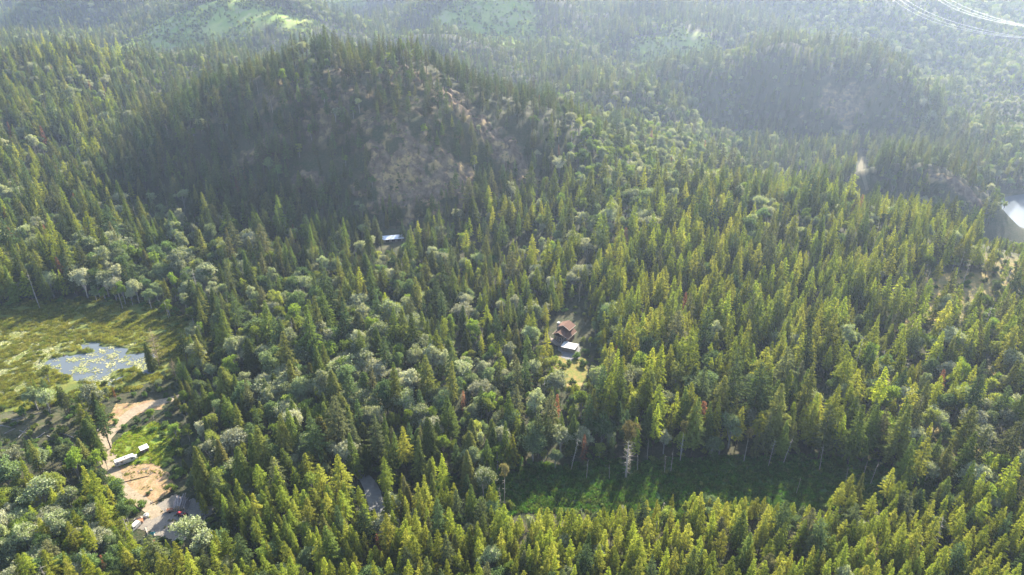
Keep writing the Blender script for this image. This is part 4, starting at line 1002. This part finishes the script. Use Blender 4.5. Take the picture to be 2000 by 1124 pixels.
def cart():
    x, y, z = P(333, 999); t = tag(empty('utility_trailer', (x, y, z+.08), R(12), 1.1), 'small pale framed utility trailer standing left of the log pile', 'trailer')
    MB().box(0, 0, .62, 2.6, 1.6, .12).build('bed', M['orange_rust'], t)
    f = MB()
    for sx in (-1, 1):
        f.box(sx*1.3, 0, 1.0, .08, 1.7, .6)
    for sy in (-1, 1): f.box(0, sy*.82, 1.2, 2.6, .08, .12).box(0, sy*.82, .8, 2.6, .08, .12).box(-.4, sy*.82, 1.0, .08, .08, .5).box(.5, sy*.82, 1.0, .08, .08, .5)
    f.build('frame', M['trim'], t)
    for sy in (-1, 1): MB().tube((0, sy*.95, .34), (0, sy*1.15, .34), .34, n=14).build('wheel', M['rubber'], t)
    MB().tube((-1.3, 0, .6), (-2.4, 0, .45), .05).build('hitch', M['steel'], t)
    MB().box(.2, 0, .82, 1.2, .9, .26, .3).build('load', M['orange_rust'], t)
cart()

# white van ------------------------------------------------------------
def van():
    x, y, z = P(264, 1033); t = tag(empty('van', (x, y, z+.08), R(-108)), 'white van with dark windscreen at the left edge of the yard', 'van')
    prof = [(-2.4, .45), (2.35, .45), (2.45, .95), (1.95, 1.25), (1.25, 2.05), (.9, 2.2), (-2.2, 2.25), (-2.45, 2.0)]
    MB().extrude_y(prof, -.98, .98).build('body', M['white_paint'], t, bevel=.05)
    MB().add([(1.99, -.82, 1.27), (1.99, .82, 1.27), (1.3, .78, 2.07), (1.3, -.78, 2.07), (1.94, -.82, 1.2), (1.94, .82, 1.2), (1.24, .78, 2.0), (1.24, -.78, 2.0)],
             [(0, 1, 2, 3), (7, 6, 5, 4), (0, 4, 5, 1), (1, 5, 6, 2), (2, 6, 7, 3), (3, 7, 4, 0)]).build('windshield', M['dark_glass'], t)
    for sy in (-1, 1):
        MB().box(.75, sy*.99, 1.65, .9, .03, .5).build('window', M['dark_glass'], t)
        for wx in (-1.5, 1.5):
            w_ = MB().tube((wx, sy*.8, .36), (wx, sy*1.0, .36), .36, n=14).build('wheel', M['rubber'], t); MB().tube((wx, sy*1.0, .36), (wx, sy*1.02, .36), .2, n=10).build('rim', M['steel'], w_)
        MB().box(2.44, sy*.72, .85, .08, .3, .18).build('headlight', M['roof_white'], t)
    MB().box(2.5, 0, .52, .16, 1.9, .2).build('bumper', M['rubber'], t)
van()
def simple(name, px, py, rz, label, cat, parts):
    x, y, z = P(px, py); t = tag(empty(name, (x, y, z+.08), rz), label, cat)
    for nm, mb, mt in parts: mb.build(nm, mt, t, bevel=.02)
cr = MB().box(0, 0, .7, 1.9, 1.5, 1.2)
sl = MB()
for k in range(5): sl.box(0, -.79, .2+k*.25, 2.0, .06, .12)
simple('wooden_crate', 275, 1021, R(20), 'orange-brown wooden crate right of the white van', 'crate', [('body', cr, M['orange_rust']), ('slat', sl, M['grey_wood'])])
tp = MB().add([(-1.4, -.8, 0), (1.4, -.8, 0), (1.4, .8, 0), (-1.4, .8, 0), (-1.0, 0, 1.1), (.9, .1, 1.0)], [(3, 2, 1, 0), (0, 1, 5, 4), (1, 2, 5), (2, 3, 4, 5), (3, 0, 4)])
simple('tarp_heap', 271, 1015, R(25), 'cream tarp stretched over a heap behind the wooden crate', 'tarp', [('cover', tp, M['trim']), ('weight', MB().box(-1.3, -.9, .12, .3, .3, .24), M['stone'])])
simple('water_tank', 286, 1010, 0, 'squat white tank at the top of the yard edge row', 'tank', [('body', MB().tube((0, 0, 0), (0, 0, 1.2), 1.0, n=18).tube((0, 0, 1.2), (0, 0, 1.45), 1.0, .5, n=18), M['white_paint']), ('cap', MB().tube((0, 0, 1.45), (0, 0, 1.6), .25, n=10), M['rubber'])])
def board(px0, py0, px1, py1, name='plank', label='', cat='plank', mat='trim', w=.35, th=.16, grp=None, r=None):
    a, b = np.array(P(px0, py0)), np.array(P(px1, py1)); d = b-a; l = float(np.hypot(d[0], d[1])); c = (a+b)/2
    mb = MB().box(0, 0, 0, l, w, th) if r is None else MB().tube((-l/2, 0, 0), (l/2, 0, 0), r, r*.6, n=7)
    o = mb.build(name, M[mat]); o.location = (c[0], c[1], c[2]+.2); o.rotation_euler = (0, -math.atan2(d[2], l), math.atan2(d[1], d[0])); tag(o, label, cat, grp)
board(284, 1031, 290, 1047, label='long pale plank lying in front of the van', w=.5)
board(299, 1038, 303, 1048, label='short pale board right of the teal tarp', w=.5)
simple('tarp_heap', 297, 1043, R(10), 'teal tarp heap between two pale boards', 'tarp', [('cover', MB().add([(-1.1, -.9, 0), (1.1, -.9, 0), (1.1, .9, 0), (-1.1, .9, 0), (-.5, 0, .7), (.6, .1, .8)], [(3, 2, 1, 0), (0, 1, 5, 4), (1, 2, 5), (2, 3, 4, 5), (3, 0, 4)]), M['teal']), ('weight', MB().box(1.0, -.8, .12, .25, .25, .24), M['stone'])])
simple('rain_barrel', 344, 1058, 0, 'pale barrel at the front tip of the yard', 'barrel', [('body', MB().tube((0, 0, 0), (0, 0, .9), .5, n=14), M['roof_white']), ('lid', MB().tube((0, 0, .9), (0, 0, .97), .54, n=14), M['steel'])])
board(236, 932, 268, 903, name='fallen_log', label='thin straight pole lying on the dirt below the trailer', cat='pole', mat='grey_wood', r=.08)
board(236, 944, 292, 930, name='fallen_log', label='dark fallen log across the orange dirt field', cat='fallen log', mat='bark', r=.22)
board(294, 985, 340, 965, name='fallen_log', label='dark log at the shaded rim of the dirt field', cat='fallen log', mat='bark', r=.2)
board(356, 1001, 380, 994, name='fallen_log', label='long grey log lying right of the log pile', cat='fallen log', mat='grey_wood', r=.3)
simple('boulder', 295, 958, .5, 'small pale boulder in the middle of the dirt field', 'boulder', [('body', MB().box(0, 0, .3, 1.1, .8, .6, taper=.6), M['trim']), ('flake', MB().box(.7, -.3, .12, .4, .3, .24, .4, taper=.6), M['stone'])])

# slash: fallen trunks at the left
rr = np.random.RandomState(21)
for (a, b, c_, d_) in ((8, 848, 30, 838), (150, 866, 175, 860), (155, 872, 182, 866), (168, 876, 186, 862), (38, 842, 62, 850), (92, 852, 112, 860), (20, 822, 52, 816), (60, 812, 96, 804), (118, 846, 150, 858), (0, 832, 22, 836), (190, 842, 205, 826), (70, 858, 88, 846), (36, 856, 52, 838), (150, 880, 166, 868)):
    board(a, b, c_, d_, name='fallen_log', label='fallen grey trunk among the logging slash left of the gravel bend', cat='fallen log', mat='bark_grey', r=.22+.08*rr.rand(), grp='fallen trunks in the logging slash')
# driftwood in the pond
for k, (a, b, c_, d_, lb) in enumerate(((124, 693, 128, 702, 'short dark stump log at the middle of the pond'), (118, 700, 100, 694, 'brown log along the upper pond edge'), (150, 690, 175, 686, 'long dark log floating across the pond'), (166, 716, 174, 734, 'thin log half sunk in the lower pond'), (184, 700, 190, 716, 'upright leaning log right in the pond'))):
    board(a, b, c_, d_, name='driftwood_log', label=lb, cat='driftwood', mat='bark', r=.2)

# house ----------------------------------------------------------------
def house():
    x, y, z = P(1102, 664); t = tag(empty('house', (x, y, z+.05), R(-33)), 'brown cabin with rust-brown gabled roofs and glazed gable in the forest', 'house')
    # local: -y is the glazed front, ridge along y
    h = 5.2
    MB().box(0, 0, h/2, 8.4, 9.4, h).extrude_y([(-4.2, h), (4.2, h), (0, h+3.4)], -4.68, 4.68).build('wall', M['cedar_wall'], t)
    MB().poly([(-4.2, -4.7, 0), (4.2, -4.7, 0), (0, -6.6, 0)][::-1], -h).build('front_bay', M['cedar_wall'], t)
    g = MB()
    def plane(pts, th=.18): g.poly(pts, th)
    rd, ev = h+3.75, h-.55; ex = 5.4
    # lower roof: gable with a pointed overhang to the front
    L_ = MB(); L_.poly([(-ex, -5.3, ev), (0, -8.2, rd), (0, 5.4, rd), (-ex, 5.4, ev)], .2); L_.poly([(0, -8.2, rd), (ex, -5.3, ev), (ex, 5.4, ev), (0, 5.4, rd)], .2)
    r1 = L_.build('roof', M['shingle'], t)
    e_ = MB()
    for s in (-1, 1):
        e_.tube((s*ex, -5.3, ev-.05), (0, -8.2, rd-.05), .12, n=6).tube((s*ex, -5.3, ev-.05), (s*ex, 5.4, ev-.05), .12, n=6)
    e_.build('edge_trim', M['trim'], r1)
    # raised upper roof over the rear
    MB().box(0, 1.9, h+2.3, 6.6, 5.4, 2.6).extrude_y([(-3.3, h+3.6), (3.3, h+3.6), (0, h+5.0)], -.78, 4.58).build('upper_wall', M['cedar_wall'], t)
    U = MB(); ur, ue = h+5.4, h+3.2
    U.poly([(-4.3, -1.9, ue), (0, -1.9, ur), (0, 5.6, ur), (-4.3, 5.6, ue)], .2); U.poly([(0, -1.9, ur), (4.3, -1.9, ue), (4.3, 5.6, ue), (0, 5.6, ur)], .2)
    r2 = U.build('roof', M['shingle'], t)
    e_ = MB()
    for s in (-1, 1): e_.tube((s*4.3, -1.9, ue-.03), (0, -1.9, ur-.03), .11, n=6).tube((s*4.3, -1.9, ue-.03), (s*4.3, 5.6, ue-.03), .11, n=6)
    e_.build('edge_trim', M['trim'], r2)
    MB().box(0, -.95+.1, h+3.1, 1.6, .06, 1.0).build('window', M['dark_glass'], t)
    c = MB().box(-4.7, 1.0, 4.8, 1.2, 1.3, 9.6).build('chimney', M['stone'], t); MB().box(-4.7, 1.0, 9.75, 1.5, 1.6, .3).box(-4.7, 1.0, 10.1, .5, .5, .4).build('cap', M['roof_white'], c)
    # glazed prow front: two slanted faces
    for s in (-1, 1):
        a, b = np.array((s*4.0, -4.82)), np.array((s*.15, -6.62)); d = (b-a)/np.linalg.norm(b-a); nrm = np.array((d[1], -d[0])); nrm = nrm if nrm[1] < 0 else -nrm
        for lvl, (z0, z1) in enumerate(((.4, 2.5), (2.8, 4.9))):
            for k in range(3):
                p0 = a+(b-a)*(k/3+.03); p1 = a+(b-a)*((k+1)/3-.03); q = [(*(p0+nrm*.04), z0), (*(p1+nrm*.04), z0), (*(p1+nrm*.04), z1), (*(p0+nrm*.04), z1)]
                q2 = [(*(p0-nrm*.04), z0), (*(p1-nrm*.04), z0), (*(p1-nrm*.04), z1), (*(p0-nrm*.04), z1)]
                w = MB().add(q+q2, [(0, 1, 2, 3), (7, 6, 5, 4), (0, 4, 5, 1), (1, 5, 6, 2), (2, 6, 7, 3), (3, 7, 4, 0)]).build('window', M['dark_glass'], t)
                f = MB()
                for (u0, u1) in ((q[0], q[1]), (q[1], q[2]), (q[2], q[3]), (q[3], q[0])): f.tube(u0, u1, .07, n=5)
                f.build('frame', M['trim'], w)
    gw = MB().poly([(-2.6, -4.9, h+.1), (2.6, -4.9, h+.1), (0, -6.9, h+2.3)], .1).build('window', M['dark_glass'], t)
    for s in (-1, 1):
        for yy in (-2, 1.5):
            w = MB().box(s*4.22, yy, 3.0, .06, 1.5, 1.2).build('window', M['dark_glass'], t); MB().box(s*4.24, yy, 2.36, .08, 1.7, .1).box(s*4.24, yy, 3.64, .08, 1.7, .1).build('frame', M['trim'], w)
    # deck
    dk = MB().poly([(-6.6, -4.6, 1.3), (-4.6, -8.2, 1.3), (0, -10.2, 1.3), (5.4, -9.0, 1.3), (6.6, -4.6, 1.3)][::-1], -.25).build('deck', M['deck_wood'], t)
    pts = [(-6.6, -4.6), (-4.6, -8.2), (0, -10.2), (5.4, -9.0), (6.6, -4.6)]
    rl = MB()
    for a, b in zip(pts[:-1], pts[1:]):
        rl.tube((*a, 2.6), (*b, 2.6), .07, n=5).tube((*a, 2.0), (*b, 2.0), .035, n=4)
        for k in range(5): q = (np.array(a)*(4-k)+np.array(b)*k)/4; rl.tube((*q, 1.5), (*q, 2.6), .05, n=4)
    rl.build('railing', M['trim'], dk)
    pp = MB()
    for q in pts: pp.box(q[0]*.95, q[1]*.95, .6, .25, .25, 1.3)
    pp.build('support', M['cedar_wall'], dk)
    MB().box(5.2, -5.8, 2.45, 1.3, .9, 2.0).build('cupboard', M['white_paint'], t)
house()
def garage():
    x, y, z = P(1112, 684); rz = R(-22); t = tag(empty('garage', (x, y, z+.05), rz), 'low garage with flat cream-white roof deck below the brown house', 'garage')
    MB().box(0, 0, 1.4, 8.0, 5.6, 2.8).build('wall', M['stone'], t)
    rf = MB().box(0, 0, 2.95, 8.6, 6.4, .26).build('roof', M['roof_white'], t, bevel=.03)
    MB().box(1.3, -.3, 3.15, .5, .5, .18).build('vent', M['steel'], rf)
    d = MB().box(-1.8, -2.83, 1.2, 2.8, .07, 2.3).build('door', M['grey_wood'], t); MB().box(-1.8, -2.89, .7, .4, .05, .08).build('handle', M['steel'], d)
    MB().box(2.2, -2.83, 1.2, 2.8, .07, 2.3).build('door', M['grey_wood'], t)
    s = MB()
    for k in range(7): s.box(-4.2-.05, 3.4+.32*k, 2.9-.0*k, 1.6, .3, .12)
    s.build('walkway', M['deck_wood'], t)
    r_ = MB()
    for a, b in (((-5.1, -1.2), (-5.1, 5.6)), ((-3.4, 3.3), (-3.4, 5.6)), ((-5.1, -1.2), (-4.3, -1.2))):
        r_.tube((*a, 4.0), (*b, 4.0), .08, n=5)
        for k in range(4): q = (np.array(a)*(3-k)+np.array(b)*k)/3; r_.tube((*q, 2.9), (*q, 4.0), .06, n=4)
    r_.build('railing', M['trim'], t)
garage()
x, y, z = P(1121, 655)
o = tag(empty('satellite_dish', (x, y, z)), 'small white dish on a post at the right side of the house', 'satellite dish')
MB().tube((0, 0, 0), (0, 0, 3.6), .06).build('post', M['steel'], o); MB().tube((0, 0, 3.6), (-.12, -.12, 3.85), .1, .6, n=14).tube((-.12, -.12, 3.85), (-.13, -.13, 3.88), .6, .55, n=14).build('dish', M['white_paint'], o)

# long shed under the hill -------------------------------------------------
def longshed():
    x, y, z = P(768, 470); t = tag(empty('long_shed', (x, y, z), R(12)), 'long low shed with pale metal roof in the shade below the hill', 'shed')
    MB().box(0, 0, 1.5, 15, 6, 3.0).extrude_y([(-7.5, 3.0), (7.5, 3.0), (7.5, 3.02)], -.1, .1).build('wall', M['grey_wood'], t)
    r_ = MB(); r_.poly([(-8.2, -4.2, 2.8), (8.2, -4.2, 2.8), (8.2, 0, 4.3), (-8.2, 0, 4.3)], .12); r_.poly([(-8.2, 0, 4.3), (8.2, 0, 4.3), (8.2, 3.8, 2.9), (-8.2, 3.8, 2.9)], .12)
    r_.build('roof', M['metal_roof'], t)
    for k in (-4.5, 0, 4.5): d = MB().box(k, -3.05, 1.3, 2.4, .08, 2.2).build('door', M['rubber'], t)
longshed()

# power lines ---------------------------------------------------------------
def wire(p_img, Z0, Z1, label, r=.075):
    """one conductor: hangs in a vertical plane between two far supports outside the picture"""
    (x0, y0), (x1, y1), (x2, y2) = p_img
    def pt(px, py, Z):
        u, f, d = ray(px, py); return np.array([float(u)*Z, float(f)*Z, CAM_Z+float(d)*Z])
    A, B = pt(x0, y0, Z0), pt(x2, y2, Z1); best = None
    for s in np.linspace(.05, .95, 91):
        for sag in np.linspace(0, 60, 121):
            q = A+(B-A)*s; q = q-np.array([0, 0, sag*4*s*(1-s)]); px, py, _ = project(*q); e2 = (px-x1)**2+(py-y1)**2
            if best is None or e2 < best[0]: best = (e2, sag)
    sag = best[1]; ss = np.linspace(-.35, 1.35, 70)
    pts = [A+(B-A)*s-np.array([0, 0, sag*4*s*(1-s)]) for s in ss]
    V, F_ = ring_tube(pts, [r]*len(pts), 5)
    o = link('power_line', np_mesh('power_line', V, F_, smooth=True), M['wire']); tag(o, label, 'power line', 'power lines crossing the upper right sky')
for k, (a, b, c_) in enumerate((((1745, 0), (1834, 46), (2000, 75)), ((1758, 0), (1845, 44), (2000, 74.5)), ((1770, 0), (1860, 42), (2000, 73.5)), ((1832, 0), (1900, 31), (2000, 52)), ((1843, 0), (1910, 30), (2000, 50.5)), ((1857, 0), (1925, 29), (2000, 50)))):
    wire((a, b, c_), 1250-6*k, 620, ['lowest cable of the lower trio', 'middle cable of the lower trio', 'upper cable of the lower trio', 'lowest cable of the upper trio', 'middle cable of the upper trio', 'topmost cable at the corner'][k] + ' of white power lines')

# grasses ---------------------------------------------------------------------
def tuft(seed, n, h, w, spread):
    r = np.random.RandomState(seed); a = r.rand(n)*6.28; rad = spread*r.rand(n)**.6
    c = np.stack([rad*np.cos(a), rad*np.sin(a), np.full(n, h*.4)], -1); d = unit(np.stack([r.randn(n)*.5, r.randn(n)*.5, np.ones(n)], -1)); nn = unit(r.randn(n, 3)+np.array([0, -.5, .4]))
    return leaf_tris(c, d, nn, h*(.7+.6*r.rand(n)), np.full(n, w))
M['reed'] = foliage('reed', [(.10, .125, .022), (.15, .155, .03), (.20, .18, .05)], .45, patch=.05)
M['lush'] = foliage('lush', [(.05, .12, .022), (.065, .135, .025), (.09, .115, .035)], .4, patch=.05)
M['lawn_blade'] = foliage('lawn_blade', [(.16, .23, .022), (.20, .26, .03), (.26, .25, .06)], .45, patch=.05)
M['lily'] = foliage('lily', [(.24, .24, .09), (.17, .19, .05), (.32, .29, .14)], .15, .06, patch=.05)
def tmesh(nm, g, mt):
    me = np_mesh(nm, *g); me.materials.append(M[mt]); return me
def scat(name, label, X, Y, off, shapes, smin, smax, seed, cat='grass'):
    r = np.random.RandomState(seed); n = len(X); s = smin+(smax-smin)*r.rand(n)
    scatter(name, None, label, cat, dict(x=X, y=Y, z=height(X, Y)+off, k=r.randint(0, len(shapes), n), r=r.rand(n)*6.28, s=np.stack([s, s, s*(.8+.4*r.rand(n))], -1)), shapes)
def cover(n, x0, x1, y0, y1, ok, seed):
    r = np.random.RandomState(seed); X, Y = r.uniform(x0, x1, n), r.uniform(y0, y1, n); k = ok(X, Y); return X[k], Y[k]
X, Y = cover(26000, -420, -130, 280, 430, lambda x, y: (marsh_r(x, y) < 1.1) & (pond_r(x, y) > 1.0) & (fbm(x/9, y/6, 3, 5) > -.25), 31)
scat('marsh_reeds', 'yellow-green reeds and sedge covering the marsh round the pond', X, Y, .02, [tmesh('reed', tuft(i, 46, .9, .16, 1.1), 'reed') for i in range(3)], .7, 1.5, 32)
X, Y = cover(15000, -60, 220, 205, 275, lambda x, y: (meadow_r(x, y) < 1.15), 33)
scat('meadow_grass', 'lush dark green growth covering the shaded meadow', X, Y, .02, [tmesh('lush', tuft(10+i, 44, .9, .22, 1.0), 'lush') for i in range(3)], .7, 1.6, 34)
lawn_w = list(zip(*[a for a in at(np.array([q[0] for q in OUT['lawn']], float), np.array([q[1] for q in OUT['lawn']], float))[:2]]))
X, Y = cover(16000, -200, -120, 240, 320, lambda x, y: inpoly(x, y, lawn_w) & (fbm(x/5, y/5, 3, 6) > -.22), 35)
scat('lawn_grass', 'bright green tall grass on the clearing behind the trailer', X, Y, .02, [tmesh('blade', tuft(20+i, 34, .5, .12, .6), 'lawn_blade') for i in range(3)], .6, 1.3, 36)
dirt_w = list(zip(*[a for a in at(np.array([q[0] for q in OUT['dirt']], float), np.array([q[1] for q in OUT['dirt']], float))[:2]]))
yard_w = list(zip(*[a for a in at(np.array([q[0] for q in OUT['yard']], float), np.array([q[1] for q in OUT['yard']], float))[:2]]))
X, Y = cover(9000, -200, -110, 215, 300, lambda x, y: (inpoly(x, y, dirt_w) & (fbm(x/4, y/3, 3, 66) > .12)) | (inpoly(x, y, yard_w) & (fbm(x/3, y/3, 3, 67) > .42)), 38)
scat('yard_weeds', 'scattered weeds and small green clumps on the bare orange dirt', X, Y, .06, [tmesh('weed', tuft(50+i, 16, .32, .14, .35), 'reed') for i in range(2)], .5, 1.5, 39)
def clods(seed):
    r = np.random.RandomState(seed); mb = MB()
    for _ in range(7): mb.box(r.randn()*.5, r.randn()*.5, .06, .1+.3*r.rand(), .1+.25*r.rand(), .08+.16*r.rand(), r.rand()*3, .6)
    me = bpy.data.meshes.new('clods'); me.from_pydata(mb.v, [], mb.f); me.update(); me.materials.append(M['stone']); return me
X, Y = cover(1500, -200, -110, 215, 300, lambda x, y: (inpoly(x, y, dirt_w) | inpoly(x, y, yard_w)) & (fbm(x/5, y/5, 2, 68) > .1), 40)
scat('yard_rubble', 'small stones and clods strewn over the dirt and gravel yard', X, Y, .06, [clods(i) for i in range(3)], .4, 1.2, 41, 'rubble')

def pads(seed):
    r = np.random.RandomState(seed); V, F_ = [], []
    for i in range(9):
        cx, cy_, r0, tz = r.randn()*1.1, r.randn()*.9, .22+.25*r.rand(), .04*r.rand()
        b = len(V); V += [(cx+r0*math.cos(t), cy_+r0*math.sin(t)*.9, .03+tz+.10*r.rand()) for t in np.linspace(0, 5.6, 6)]
        F_.append((b, b+1, b+2, b+3)); F_.append((b, b+3, b+4, b+5))
    return np.array(V), np.array(F_)
X, Y = cover(5200, -340, -190, 305, 385, lambda x, y: (marsh_r(x, y) < 1.0) & ((x < -255) | (pond_r(x, y) < 1.05)) & (fbm(x/4, y/3, 3, 8) > np.where(x < -262, -.1, .16)), 37)
X = X; Z_ = np.maximum(height(X, Y), -.44)
scatter('lily_pads', None, 'pale yellow lily pads and sedge clumps floating on the pond', 'lily pads', dict(x=X, y=Y, z=Z_+.03, k=r.randint(0, 3, len(X)), r=r.rand(len(X))*6.28, s=np.repeat((.7+.8*r.rand(len(X)))[:, None], 3, 1)), [tmesh('pads', pads(i), 'lily') for i in range(3)])

# brush on the far clearings: young planted trees and low growth
X, Y = cover(70000, -900, 900, 1150, 2050, lambda x, y: (clearmask(x, y) > .35) & (fbm(x/22, y/22, 3, 45) > -.2), 41)
M['young'] = foliage('young', [(.19, .26, .04), (.26, .30, .06), (.14, .18, .05)], .5, patch=.03)
yb = [tmesh('young', broad(200+i, 3.4, 2.0, .1, 5, 240, .75, .9)[0], 'young') for i in range(2)] + [tmesh('young', conifer(210+i, 6.5, 1.7, .4, .9, 5, .3, .6, .9, (1.0, .6), .3, .1), 'young') for i in range(2)] + [tmesh('young', broad(230+i, 4.5, 2.6, .1, 5, 260, .8, .9)[0], 'fir_mid') for i in range(2)]
scat('replanted_brush', 'pale green brush and young planted trees on the far cleared slopes', X, Y, 0, yb, .5, 1.6, 42, 'brush')
# low scrub and stones on the rocky faces
X, Y = cover(5200, -260, 60, 500, 740, lambda x, y: (rockmask(x, y) > .25) & (fbm(x/7, y/7, 2, 9) > .08), 43)
scat('rock_scrub', 'thin low scrub growing on the rocky hill face', X, Y, .2, [tmesh('scrub', broad(220+i, 1.3, 1.0, .05, 4, 120, .42, .8)[0], 'fir_dark') for i in range(2)], .5, 1.4, 44, 'scrub')

# ---------------------------------------------------------------- haze
hx0, hx1, hy0, hy1, hz0, hz1 = -6400, 6400, -40, 7100, -100, 760
hb = MB().box((hx0+hx1)/2, (hy0+hy1)/2, (hz0+hz1)/2, hx1-hx0, hy1-hy0, hz1-hz0)
m, nt, out = new_mat("haze_air"); pv = N(nt, "ShaderNodeVolumePrincipled")
pv.inputs["Color"].default_value = (.60, .74, 1.0, 1); pv.inputs["Density"].default_value = HAZE; pv.inputs["Anisotropy"].default_value = .45
pv.inputs["Density Attribute"].default_value = ""; pv.inputs["Temperature Attribute"].default_value = ""; pv.inputs["Color Attribute"].default_value = ""
nt.links.new(pv.outputs[0], out.inputs["Volume"]); m.cycles.homogeneous_volume = True
tag(hb.build('haze', m), kind="stuff")
